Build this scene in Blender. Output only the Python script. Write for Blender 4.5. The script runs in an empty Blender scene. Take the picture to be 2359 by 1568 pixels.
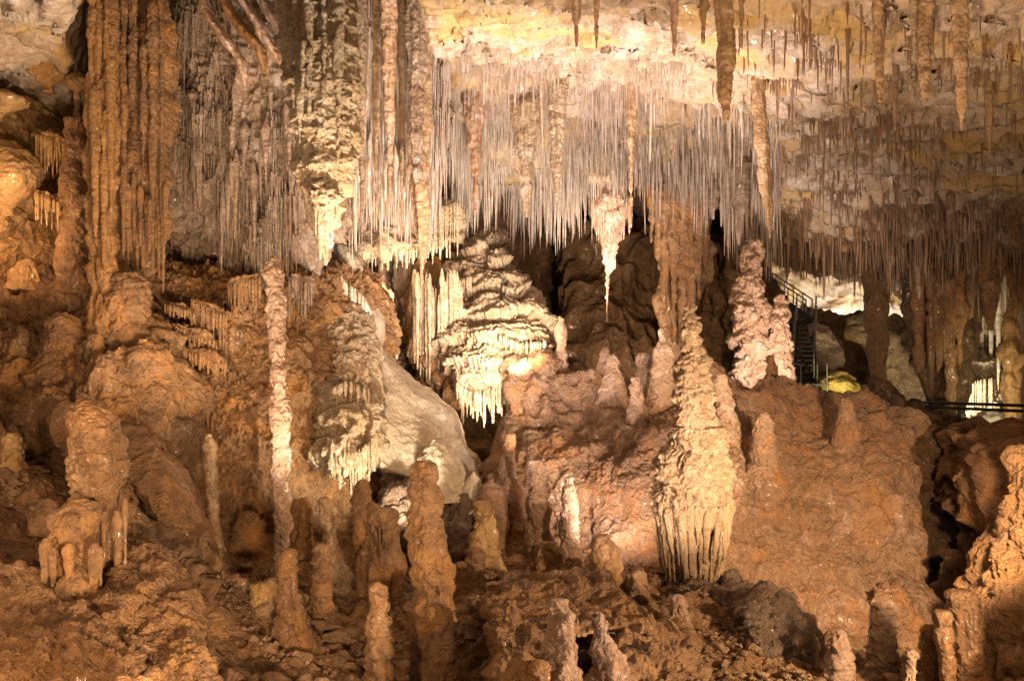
import bpy, math, random
import numpy as np
from mathutils import Vector

# ------------------------------------------------------------------ camera / world / lamps
random.seed(7); RNG = np.random.default_rng(7)
SC = bpy.context.scene
COL = SC.collection
PW, PH, KX = 2359.0, 1568.0, 1.125      # drawing units of the survey, and frame width per metre of distance
CZ = 3.2                                # eye height
def W(x, y, d): return np.array([(x - PW/2)/PW*KX*d, d, CZ + (PH/2 - y)/PW*KX*d])
def PX(X, Y): return X/Y/KX*PW + PW/2
def PY(Z, Y): return PH/2 - (Z - CZ)/Y/KX*PW
cam_d = bpy.data.cameras.new('camera'); cam = bpy.data.objects.new('camera', cam_d); COL.objects.link(cam)
cam.location = (0, 0, CZ); cam.rotation_euler = (math.pi/2, 0, 0)
cam_d.sensor_width = 36; cam_d.lens = 36/KX; cam_d.clip_start = .05; cam_d.clip_end = 300
SC.camera = cam
wd = bpy.data.worlds.new('World'); SC.world = wd; wd.use_nodes = True
bg = wd.node_tree.nodes['Background']; bg.inputs[0].default_value = (1.0, .69, .43, 1); bg.inputs[1].default_value = .30
SC.view_settings.view_transform = 'Standard'; SC.view_settings.look = 'None'
SC.view_settings.exposure = 0.0; SC.view_settings.gamma = 1; SC.view_settings.use_curve_mapping = False
SC.render.engine = 'CYCLES'
SC.cycles.use_denoising = True; SC.cycles.max_bounces = 5; SC.cycles.diffuse_bounces = 3
SC.cycles.glossy_bounces = 2; SC.cycles.sample_clamp_indirect = 6

def lamp(pos, power, color, target=None, angle=70, radius=.12, blend=.6):
    d = bpy.data.lights.new('cave_light', 'SPOT' if target is not None else 'POINT')
    d.energy = power; d.color = color; d.shadow_soft_size = radius
    if target is not None: d.spot_size = math.radians(angle); d.spot_blend = blend
    o = bpy.data.objects.new('cave_light', d); COL.objects.link(o); o.location = pos  # inferred cave lamps and a few added lights share this name
    if target is not None:
        o.rotation_euler = (Vector(target) - Vector(pos)).to_track_quat('-Z', 'Y').to_euler()
    return o
WARM = (1, .69, .41); CREAM = (1, .82, .59); ORANGE = (1, .60, .31); WHITE = (1, .93, .85); PINK = (1, .78, .64); PEACH = (1, .74, .54)
# lamps that wash the ceiling
lamp(W(1480, 830, 12.4), 850, (1, .83, .74), W(1500, 150, 11.8), 85, .1)
lamp(W(1250, 1150, 9.0), 2050, (1, .81, .70), W(1200, 280, 14.0), 85, .2)
lamp((.75, 6.5, .9), 150, PEACH, W(1350, -40, 10), 80, .2)
lamp(W(1850, 1250, 7.5), 460, (1, .72, .48), W(1980, 200, 10), 110, .2)
lamp(W(1850, 860, 14.5), 90, PEACH, W(1900, 500, 18), 120, .2)
lamp(W(600, 1250, 8.0), 620, (1, .76, .56), W(560, 200, 12), 80, .1)
# the tall hanging stalactite, seen lit from its right
lamp(W(960, 900, 7.2), 760, CREAM, W(770, 250, 8.4), 70, .05)
lamp(W(800, 660, 7.8), 28, CREAM, W(752, 460, 8.5), 80, .03)
# the great stalagmite
lamp((3.3, 5.2, 1.3), 2200, CREAM, W(1600, 980, 10), 34, .05)
lamp(W(1452, 1275, 9.8), 170, PINK, W(1370, 980, 12), 95, .05)  # added light, brightens the left face of the mound
lamp((2.5, 4.2, 1.2), 2300, PINK, W(1290, 960, 12.2), 24, .06)  # added unseen light, lifts the dark upper left of the mound
lamp(W(1440, 1225, 9.9), 70, PINK, W(1450, 1060, 11.4), 130, .05)
# tiered flowstone in the middle
lamp(W(1128, 1000, 13.4), 90, CREAM, W(1125, 740, 14.6), 95, .05)
lamp(W(1195, 828, 12.8), 400, CREAM, W(1105, 700, 15), 105, .05)
lamp(W(1238, 868, 14.0), 300, CREAM, W(1180, 700, 14.8), 120, .05)
# yellow bulge and grey ramp
lamp(W(925, 1215, 10.5), 300, CREAM, W(830, 960, 12), 100, .05)
# shelf under the straws
lamp(W(915, 690, 13.7), 90, CREAM, W(910, 530, 14.4), 120, .05)
# back stalagmite
lamp(W(1790, 900, 15.2), 420, PINK, W(1735, 780, 17), 120, .03)
# hanging cluster and the space behind it
lamp(W(1440, 830, 14.5), 900, PINK, W(1405, 560, 17), 50, .05)
lamp(W(1340, 850, 17), 620, WARM, W(1300, 650, 23), 110, .1)  # added light so the back space does not go black
lamp(W(1480, 840, 16.5), 40, ORANGE, W(1570, 600, 19), 80, .05)
# left side
lamp((-.5, 3.0, 1.6), 1000, WARM, W(400, 800, 11.5), 58, .1)
lamp(W(-60, 520, 10.8), 90, ORANGE, W(120, 420, 12.5), 150, .1)
lamp(W(430, 900, 8.6), 260, WARM, W(240, 300, 11.5), 110, .1)
lamp((-4.2, 4.2, 2.0), 300, WARM, W(150, 900, 10.5), 110, .15)
lamp(W(800, 1060, 9.9), 50, CREAM, W(655, 980, 9.5), 130, .03)
# front, low and from the right
lamp((4.4, 4.6, 2.0), 1500, WARM, W(1050, 1350, 7.8), 85, .12)
lamp((-2.2, 3.2, 2.4), 240, ORANGE, W(500, 1500, 7), 110, .12)
lamp((3.55, 6.0, 2.3), 1900, WARM, W(1930, 1130, 11.4), 62, .1)
lamp(W(1750, 1640, 5.0), 45, PINK, W(1320, 1500, 6), 90, .05)
lamp((3.6, 5.4, 2.6), 90, ORANGE, W(2330, 1300, 8.6), 100, .3)
lamp((.9, 3.3, 1.4), 1300, WARM, W(1850, 60, 8), 50, .1)  # added unseen light, brightens the fronts of the top right stalactites
# far chamber
lamp(W(1962, 728, 38.6), 420, WHITE, None, radius=.1)
lamp(W(1835, 722, 37.5), 240, (1, .78, .25), None, radius=.1)
lamp(W(2072, 745, 38.0), 260, WHITE, None, radius=.1)
lamp(W(2215, 955, 22.3), 600, (1, .95, .7), W(2230, 820, 24), 110, .1)
lamp(W(2300, 930, 18.8), 130, (1, .9, .55), W(2320, 850, 21), 90, .05)
lamp(W(1960, 930, 24.2), 160, (1, .85, .4), W(1930, 890, 26), 120, .05)
lamp(W(2280, 1060, 22.5), 700, WHITE, None, radius=.1)

# ------------------------------------------------------------------ noise
_T = [np.random.default_rng(s).random((32, 32, 32)).astype(np.float32) for s in range(4)]
def vn(p, s=0):
    T = _T[s % 4]; p = p + s*7.31
    i = np.floor(p).astype(np.int64); f = p - i; f = f*f*(3 - 2*f)
    a = i & 31; b = (i + 1) & 31
    x0, y0, z0 = a[..., 0], a[..., 1], a[..., 2]; x1, y1, z1 = b[..., 0], b[..., 1], b[..., 2]
    fx, fy, fz = f[..., 0], f[..., 1], f[..., 2]
    c00 = T[x0, y0, z0]*(1-fx) + T[x1, y0, z0]*fx; c10 = T[x0, y1, z0]*(1-fx) + T[x1, y1, z0]*fx
    c01 = T[x0, y0, z1]*(1-fx) + T[x1, y0, z1]*fx; c11 = T[x0, y1, z1]*(1-fx) + T[x1, y1, z1]*fx
    return ((c00*(1-fy) + c10*fy)*(1-fz) + (c01*(1-fy) + c11*fy)*fz)*2 - 1
def fbm(p, o=4, s=0, g=.5):
    r = 0; a = 1
    for k in range(o): r = r + a*vn(p, s+k); p = p*2.03 + 3.7; a *= g
    return r
def ridged(p, o=4, s=0):
    r = 0; a = 1
    for k in range(o): r = r + a*(1 - np.abs(vn(p, s+k))*2); p = p*2.07 + 1.3; a *= .5
    return r
def cells(p, s=0):
    """cellular noise: distance to the nearest and second nearest point, and a value per cell"""
    sh = p.shape[:-1]; p = p.reshape(-1, 3).astype(np.float32) + s*3.17; b = np.floor(p - .5).astype(np.int32)
    d1 = np.full(len(p), 9, np.float32); d2 = d1.copy(); v = np.zeros(len(p), np.float32)
    for k in range(8):
        c = b + np.array([k & 1, (k >> 1) & 1, k >> 2], np.int32); a = c & 31
        q = c + np.stack([_T[i][a[:, 0], a[:, 1], a[:, 2]] for i in range(3)], 1)*.85 + .075
        d = np.sqrt(((p-q)**2).sum(1)); r = _T[3][a[:, 0], a[:, 1], a[:, 2]]
        n = d < d1; d2 = np.where(n, d1, np.minimum(d2, d)); v = np.where(n, r, v); d1 = np.where(n, d, d1)
    return d1.reshape(sh), d2.reshape(sh), v.reshape(sh)
def sm(a, b, x): t = np.clip((x-a)/(b-a), 0, 1); return t*t*(3-2*t)
class TPS:
    def __init__(s, pts, vals, lam=1e-4):
        s.c = np.array(pts, float); n = len(s.c); s.sc = s.c.max(0) - s.c.min(0) + 1e-6; s.o = s.c.min(0)
        c = (s.c - s.o)/s.sc; s.cn = c
        r = np.linalg.norm(c[:, None] - c[None], axis=-1); K = s.k(r) + lam*np.eye(n)
        P = np.hstack([np.ones((n, 1)), c]); A = np.zeros((n+3, n+3)); A[:n, :n] = K; A[:n, n:] = P; A[n:, :n] = P.T
        s.w = np.linalg.lstsq(A, np.concatenate([np.array(vals, float), np.zeros(3)]), rcond=None)[0]
    @staticmethod
    def k(r): return r*r*np.log(r + 1e-9)
    def __call__(s, x, y):
        X = (x - s.o[0])/s.sc[0]; Y = (y - s.o[1])/s.sc[1]; n = len(s.cn)
        v = s.w[n] + s.w[n+1]*X + s.w[n+2]*Y
        for i in range(n): v = v + s.w[i]*s.k(np.hypot(X - s.cn[i, 0], Y - s.cn[i, 1]))
        return v

# ------------------------------------------------------------------ rock relief recipes (all in metres)
def recipe(P, st, N=None):
    """outward displacement for points P (n,m,3)"""
    h = np.zeros(P.shape[:-1])
    g = st.get; G = 1.0
    if g('big'): a, s = g('big'); h += a*fbm(P*s, 3, 5)
    if g('lump'): a, s = g('lump'); h += a*(np.abs(fbm(P*s, 3, 1))*1.6 - .6)
    if g('knob'): a, s = g('knob'); q = vn(P*s, 2); h += a*np.clip(q, 0, 1)**.7
    if g('flute'):
        a, s, zs = g('flute'); q = P*np.array([s, s, zs]); q[..., :2] += .5*fbm(P*1.5, 2, 3)[..., None]
        h += a*(1 - np.abs(vn(q, 6))*1.9) + .5*a*vn(q*np.array([2.3, 2.3, 1.5]), 7)
    if g('tier'):
        a, f, jag = g('tier')                       # overlapping tiers with a ragged dripping hem
        w = .9*fbm(P*np.array([.9, .9, .5]), 3, 8) + jag*vn(P*np.array([26, 26, 1.2]), 9) + .5*jag*vn(P*np.array([60, 60, 2.]), 3)
        ph = (-P[..., 2]*f + w) % 1.0
        h += a*(ph**.8 - .4)*(1 - sm(.86, 1.0, ph)*1.3)
    if g('tier2'):
        a, f, jag = g('tier2')
        w = 1.1*fbm(P*np.array([2.2, 2.2, 1.2]), 3, 2) + jag*vn(P*np.array([34, 34, 2.]), 1)
        ph = (-P[..., 2]*f + w) % 1.0
        h += a*(ph**.8 - .4)*(1 - sm(.85, 1.0, ph)*1.3)
    if g('crack'):                                  # separate blocks parted by cracks
        a, s = g('crack'); q = P*s + .35*fbm(P*s*.7, 2, 1)[..., None]; d1, d2, v = cells(q, 2); h += a*((v-.5)*.9 + .9*sm(0, .16, d2-d1) - .7)
    if g('cob'):                                    # rounded stones and drip knobs of mixed size
        a, s = g('cob'); d1, d2, v = cells(P*s + .2*fbm(P*s*1.3, 2, 2)[..., None], 1); h += a*np.sqrt(np.clip(1-(d1/.62)**2, 0, 1))*(.25+v)
    if g('ring'): a, s = g('ring'); h += a*vn(P*np.array([s*.25, s*.25, s]), 4)
    if g('pit'): a, s = g('pit'); h -= a*sm(.25, .7, vn(P*s, 3))
    if g('fine'): a, s = g('fine'); h += G*a*1.25*fbm(P*s, 4, 0, .62)
    if g('crag'): a, s = g('crag'); h += G*a*1.15*(ridged(P*s, 5, 6) - .6)
    return h

def grid_normals(P, wrap=False):
    if wrap:
        Q = np.concatenate([P[:, -1:], P, P[:, :1]], 1); du = (Q[:, 2:] - Q[:, :-2])
    else: du = np.gradient(P, axis=1)
    dv = np.gradient(P, axis=0)
    n = np.cross(du, dv); l = np.linalg.norm(n, axis=-1, keepdims=True)
    return n/np.maximum(l, 1e-9)
def mesh_np(name, V, F, mat, smooth=True):
    me = bpy.data.meshes.new(name); V = np.ascontiguousarray(V, np.float32).reshape(-1, 3); k = F.shape[1]
    me.vertices.add(len(V)); me.vertices.foreach_set('co', V.ravel())
    me.loops.add(F.size); me.loops.foreach_set('vertex_index', F.astype(np.int32).ravel())
    me.polygons.add(len(F)); me.polygons.foreach_set('loop_start', np.arange(0, F.size, k, dtype=np.int32))
    me.polygons.foreach_set('use_smooth', np.full(len(F), smooth)); me.update(calc_edges=True); me.materials.append(mat)
    return me
def gfaces(n, m, wrap=False):
    i = np.arange(n-1)[:, None]; j = np.arange(m if wrap else m-1)[None]; j2 = (j+1) % m
    return np.stack([i*m+j, i*m+j2, (i+1)*m+j2, (i+1)*m+j], -1).reshape(-1, 4)
def link(name, me, parent=None, loc=None):
    o = bpy.data.objects.new(name, me); COL.objects.link(o)
    if loc is not None: o.location = loc
    if parent is not None: o.parent = parent
    return o
def tag(o, label=None, cat=None, group=None, kind=None):
    if label: o['label'] = label
    if cat: o['category'] = cat
    if group: o['group'] = group
    if kind: o['kind'] = kind
    return o
def empty(name, loc):
    o = bpy.data.objects.new(name, None); COL.objects.link(o); o.location = loc; o.empty_display_size = .2; return o
def put(name, V, F, mat, parent=None, origin=None, smooth=True):
    """V in world coordinates; origin = base point (or the parent's origin)"""
    V = np.asarray(V).reshape(-1, 3)
    if parent is not None: org = np.array(parent.location)
    else: org = np.array(origin) if origin is not None else np.array([V[:, 0].mean(), V[:, 1].mean(), V[:, 2].min()])
    me = mesh_np(name, V - org, F, mat, smooth)
    return link(name, me, parent, None if parent is not None else tuple(org))

# ------------------------------------------------------------------ materials
def mat_rock(name, cols, bump=.5, rough=.6, spec=.4, streak=.3, scale=1.0, fine=1.0, tip=None, patch=None, bdist=.03, wet=.5):
    m = bpy.data.materials.new(name); m.use_nodes = True; nt = m.node_tree; n = nt.nodes; L = nt.links
    b = n['Principled BSDF']; geo = n.new('ShaderNodeNewGeometry')
    def noise(sc, det=8, ro=.6, vec=None, dist=0):
        t = n.new('ShaderNodeTexNoise'); t.inputs['Scale'].default_value = sc; t.inputs['Detail'].default_value = det
        t.inputs['Roughness'].default_value = ro; t.inputs['Distortion'].default_value = dist
        L.new(vec or geo.outputs['Position'], t.inputs['Vector']); return t.outputs['Fac']
    def mapr(a, lo, hi, o0=0, o1=1):
        t = n.new('ShaderNodeMapRange'); t.inputs[1].default_value = lo; t.inputs[2].default_value = hi
        t.inputs[3].default_value = o0; t.inputs[4].default_value = o1; L.new(a, t.inputs[0]); return t.outputs[0]
    def mix(f, a, c, mode='MIX'):
        t = n.new('ShaderNodeMix'); t.data_type = 'RGBA'; t.blend_type = mode
        if isinstance(f, float): t.inputs[0].default_value = f
        else: L.new(f, t.inputs[0])
        for v, i in ((a, 6), (c, 7)):
            if isinstance(v, tuple): t.inputs[i].default_value = (*v, 1)
            else: L.new(v, t.inputs[i])
        return t.outputs[2]
    mp = n.new('ShaderNodeMapping'); mp.inputs['Scale'].default_value = (1, 1, .07); L.new(geo.outputs['Position'], mp.inputs[0])
    c0, c1, c2 = cols
    c = mix(mapr(noise(1.1*scale, 6, .65, dist=.6), .38, .62), c0, c1)
    c = mix(mapr(noise(4.3*scale, 8, .7, dist=.4), .45, .68), c, c2)
    st = noise(9*scale, 6, .7, mp.outputs[0])
    c = mix(mapr(st, .42, .62, 0, streak), c, tuple(x*.5 for x in c1))
    st2 = noise(21*scale, 5, .7, mp.outputs[0])
    c = mix(mapr(st2, .5, .66, 0, streak), c, tuple(min(1, x*1.25) for x in c0))
    sp = mapr(noise(38*scale, 6, .75), .5, .72, 0, .45)          # speckle of grit
    c = mix(sp, c, tuple(x*.42 for x in c2))
    lg = tuple(min(.9, x*a) for x, a in zip(c0, (1.28, 1.38, 1.6)))
    c = mix(mapr(noise(2.1*scale, 9, .72, dist=.8), .53, .66, 0, .8), c, lg)             # pale calcite film
    c = mix(mapr(noise(2.9*scale, 9, .75, dist=1.0), .53, .66, 0, .78), c, tuple(x*.42 for x in c2))   # damp stains
    c = mix(mapr(noise(14*scale, 7, .75), .52, .68, 0, .45), c, tuple(x*.5 for x in c1))             # fine dark mottling
    c = mix(mapr(noise(17*scale, 7, .75, dist=.5), .55, .68, 0, .5), c, lg)
    if patch:
        sc, lo, hi, pc = patch; c = mix(mapr(noise(sc, 7, .65, dist=1.2), lo, hi), c, pc)
    L.new(c, b.inputs['Base Color'])
    r = mapr(noise(6*scale, 5, .6), .35, .7, rough-.15, min(1, rough+.2)); L.new(r, b.inputs['Roughness'])
    b.inputs['Specular IOR Level'].default_value = spec
    if wet:                                                    # films of water here and there
        L.new(mapr(noise(1.9, 7, .7, dist=.6), .48, .6, 0, wet), b.inputs['Coat Weight']); b.inputs['Coat Roughness'].default_value = .16
    def math_(op, a, c, v=None):
        t = n.new('ShaderNodeMath'); t.operation = op; L.new(a, t.inputs[0])
        if c is not None: L.new(c, t.inputs[1])
        else: t.inputs[1].default_value = v
        return t.outputs[0]
    h = math_('MULTIPLY', noise(11*scale, 10, .68, dist=.5), None, 1.0)
    h = math_('ADD', h, math_('MULTIPLY', noise(45*scale, 8, .7), None, .45*fine))
    h = math_('ADD', h, math_('MULTIPLY', st2, None, streak*1.2))
    vo = n.new('ShaderNodeTexVoronoi'); vo.inputs['Scale'].default_value = 26*scale; L.new(geo.outputs['Position'], vo.inputs['Vector'])
    h = math_('ADD', h, math_('MULTIPLY', vo.outputs['Distance'], None, .3*fine))
    bp = n.new('ShaderNodeBump'); bp.inputs['Strength'].default_value = bump; bp.inputs['Distance'].default_value = bdist*3
    L.new(h, bp.inputs['Height']); L.new(bp.outputs[0], b.inputs['Normal'])
    return m
M = {}
M['ceiling'] = mat_rock('pale_ceiling_rock', ((.66, .55, .45), (.55, .42, .30), (.44, .29, .17)), .6, .8, .2, .05, .8, patch=(.45, .50, .60, (.62, .43, .20)))
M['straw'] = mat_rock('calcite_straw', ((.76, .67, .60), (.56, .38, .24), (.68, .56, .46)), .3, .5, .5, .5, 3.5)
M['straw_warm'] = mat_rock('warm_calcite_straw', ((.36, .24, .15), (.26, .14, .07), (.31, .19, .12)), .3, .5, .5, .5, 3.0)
M['cream'] = mat_rock('cream_calcite', ((.64, .50, .35), (.54, .38, .23), (.46, .30, .16)), .8, .34, .55, .35)
M['giant'] = mat_rock('cream_brown_calcite', ((.59, .41, .25), (.49, .31, .17), (.42, .245, .12)), .9, .34, .6, .3, 1.2)
M['pinkish'] = mat_rock('pink_brown_calcite', ((.52, .35, .24), (.44, .27, .17), (.36, .21, .12)), .8, .33, .6, .2)
M['brown'] = mat_rock('brown_flowstone', ((.44, .255, .12), (.35, .19, .08), (.27, .145, .065)), .8, .42, .5, .35, patch=(1.7, .52, .66, (.55, .27, .08)))
M['wall'] = mat_rock('brown_cave_rock', ((.43, .25, .125), (.33, .18, .085), (.23, .125, .06)), .9, .46, .45, .3, patch=(1.7, .52, .66, (.52, .26, .09)))
M['orange'] = mat_rock('orange_calcite', ((.48, .26, .10), (.40, .20, .07), (.34, .19, .09)), .7, .5, .4, .5)
M['ochre'] = mat_rock('ochre_rock', ((.55, .36, .16), (.45, .25, .09), (.34, .20, .11)), .6, .65, .3, .1)
M['mound'] = mat_rock('red_brown_rock', ((.50, .31, .19), (.43, .25, .14), (.32, .19, .105)), 1.0, .30, .6, .12, patch=(1.7, .52, .66, (.56, .27, .11)))
M['ground'] = mat_rock('brown_cave_floor', ((.46, .26, .125), (.36, .195, .09), (.26, .145, .07)), 1.0, .58, .4, .0, 1.4, patch=(1.7, .52, .66, (.54, .29, .11)))
M['stone'] = mat_rock('loose_stone', ((.50, .32, .17), (.40, .24, .13), (.30, .18, .10)), .8, .5, .45, .0, 2.0)
M['grey'] = mat_rock('pale_grey_flowstone', ((.66, .56, .43), (.58, .47, .34), (.50, .39, .27)), .4, .6, .35, .1, 1.2)
M['curtain'] = mat_rock('curtain_rock', ((.54, .42, .32), (.42, .28, .18), (.32, .20, .13)), .8, .5, .4, .6)
M['tan'] = mat_rock('tan_calcite', ((.58, .40, .24), (.48, .30, .16), (.40, .24, .12)), .6, .5, .4, .45)
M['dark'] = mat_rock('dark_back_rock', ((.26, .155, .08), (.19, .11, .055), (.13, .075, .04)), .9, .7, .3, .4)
M['drapery'] = mat_rock('banded_drapery', ((.66, .50, .40), (.60, .33, .16), (.48, .26, .13)), .5, .45, .5, .8)
M['yellow'] = mat_rock('yellow_rock', ((.55, .42, .14), (.48, .30, .08), (.36, .24, .10)), .8, .6, .3, .1)
M['blotch'] = mat_rock('wet_dark_rock', ((.26, .17, .11), (.18, .11, .07), (.34, .24, .17)), 1.0, .3, .6, .1, 1.6)
def flat(name, col, rough=.5, metal=0., emit=0):
    m = bpy.data.materials.new(name); m.use_nodes = True; b = m.node_tree.nodes['Principled BSDF']
    b.inputs['Base Color'].default_value = (*col, 1); b.inputs['Roughness'].default_value = rough; b.inputs['Metallic'].default_value = metal
    if emit: b.inputs['Emission Color'].default_value = (.85, .9, 1, 1); b.inputs['Emission Strength'].default_value = emit
    return m
M['steel'] = flat('galvanised_steel', (.30, .31, .27), .45, .8); M['darksteel'] = flat('dark_painted_steel', (.03, .028, .025), .5, .3)
M['lamp'] = flat('lamp_glass', (.9, .9, 1), .2, 0, 60)

# ------------------------------------------------------------------ ceiling and floor fields
_cp = [(1000,0,9.6),(1300,0,9.6),(1600,0,9.4),(1000,120,12.2),(1300,120,12.2),(1600,120,12),(1000,250,14.2),(1300,250,14.3),(1600,250,14),
       (1000,395,17),(1300,400,17.2),(1600,380,17),(400,0,9.6),(0,0,9.6),(700,150,12),(2000,0,8.4),(2359,0,7.8),(2000,150,10.6),(2359,170,10.2),
       (2000,300,13.4),(2359,320,13),(1800,300,14),(1900,430,17),(2100,440,16.5),(2359,455,16),(1850,530,20),(2050,560,21),(2359,585,20.5),(1900,612,25),(2200,640,26)]
_cw = np.array([W(*p) for p in _cp])
_pts = [(w[0], w[1]) for w in _cw] + [(-4, 3), (0, 3), (4, 3), (-12, 20), (-8, 30), (6, 32), (18, 32)]
_vals = [w[2]-CZ for w in _cw] + [4.2, 4.2, 3.4, 3.6, 3.5, 2.6, 1.9]
CT = TPS(_pts, _vals, 1e-3)
def rim_y(px): return 17.6 + 8.6*sm(1640, 1900, px) + .5*np.sin(px*.013) - 1.9*np.exp(-((px-1530)/120)**2) - 1.3*sm(1250,1100,px)
def ceil_z(X, Y):
    px = PX(X, np.maximum(Y, 1)); P = np.stack([X, Y, X*0], -1)
    h = CT(X, Y)
    L = fbm(P*np.array([.28, .5, 1]), 3, 11)*3.2
    ph = L % 1.0; h = h - .16*(ph - .5)*sm(.0, .12, ph)*1.6 - .05*np.floor(L)
    yr = rim_y(px) + .5*fbm(P*.9, 2, 3)
    h = h - .32*sm(13, 17, Y)*sm(1700, 1850, px)*fbm(P*.75, 3, 7)
    h = h + 2.0*sm(0, 1.3, Y - yr)
    h = h - (.35-.25*sm(1700, 1900, px))*np.exp(-((Y-yr+.5)/.8)**2)
    h = h + 2.4*sm(-.95, -1.5, X)*sm(150, 250, px)
    return CZ + h
_fp = [(-200,1568,4.6),(0,1568,4.8),(300,1568,5.2),(520,1568,6.0),(800,1568,6.8),(1200,1568,7.0),(1600,1568,7.0),(2000,1568,7.0),(2500,1568,7.0),
       (0,1400,5.8),(150,1420,6.0),(300,1250,7.2),(380,1330,7.0),(480,1470,6.7),(560,1470,7.2),(700,1420,7.9),(900,1430,8.4),(1200,1370,8.6),(1350,1340,8.9),(1480,1430,8.2),(1500,1500,7.5),(1700,1370,9.6),(1850,1480,8.3),(2100,1500,8.3),(2300,1480,8.4),
       (0,1150,8.0),(150,1060,9.2),(30,980,10.5),(330,1230,8.6),(480,1300,9.6),(600,1250,10.8),(700,1260,10.9),(820,1170,12.2),(1000,1250,11.4),(1150,1240,11.2),(1400,1250,11.1),(1700,1310,10.8),(1900,1410,10.0),(2110,1460,9.6)]
_fw = np.array([W(*p) for p in _fp])
FT = TPS([(w[0], w[1]) for w in _fw] + [(-14, 16), (0, 18), (12, 16), (0, 26), (16, 26), (-12, 26), (0, 1), (-6, 1), (6, 1), (0, 42), (20, 42)],
         list(_fw[:, 2]-CZ) + [-.5, -2.6, -2.2, -2.4, -2.2, -2, -2.6, -2.0, -2.6, -1.8, -1.8], 1e-3)
def floor_base(X, Y):
    px = PX(X, Y); return CZ + FT(X, Y) - .17 - 2.6*sm(9.3, 10.2, Y)*np.exp(-((px-2178)/62)**4)
def floor_z(X, Y):
    P = np.stack([X, Y, X*0], -1)
    return floor_base(X, Y) + .15*fbm(P*.9, 3, 4) + (.03+.05*sm(500, 760, PX(X, np.maximum(Y, 1))))*(np.abs(fbm(P*2.6, 4, 2))*1.6-.5) + .03*fbm(P*9, 3, 1) + (.2+.8*sm(430, 760, PX(X, np.maximum(Y, 1))))*(.02+.05*sm(-.15, .25, fbm(P*.8, 2, 9)))*(lambda d: np.sqrt(np.clip(1-(d[0]/.6)**2, 0, 1))*(d[2]+.2))(cells(P*3.2, 4)) + .02*(lambda d: np.sqrt(np.clip(1-(d[0]/.6)**2, 0, 1))*(d[2]+.2))(cells(P*8, 5))

def sheet(name, fz, u0, u1, y0, y1, nu, ny, mat, st, label, flip):
    u = np.linspace(u0, u1, nu)[None]; t = np.linspace(0, 1, ny)[:, None]; Y = y0*(y1/y0)**t + 0*u; X = u*(Y+1.2)
    P = np.stack([X, Y, fz(X, Y)], -1); N = grid_normals(P); N *= np.sign(N[..., 2:3])*(1 if not flip else -1)
    P = P + N*recipe(P, st)[..., None]
    F = gfaces(ny, nu)
    o = put(name, P, F, mat, origin=(0, 0, 0)); tag(o, label, None, kind='structure'); return o
sheet('cave_ceiling', ceil_z, -.85, .85, 2.2, 34, 760, 900, M['ceiling'],
      dict(lump=(.07, 1.6), crag=(.045, 2.2), fine=(.02, 9)), 'pale rugged cave ceiling that lowers towards the back', True)
sheet('cave_floor', floor_z, -.85, .85, 2.0, 46, 760, 820, M['ground'],
      dict(crag=(.015, 2.6), fine=(.018, 11), cob=(.012, 16)), 'brown uneven cave floor covered in rubble', False)

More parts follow.
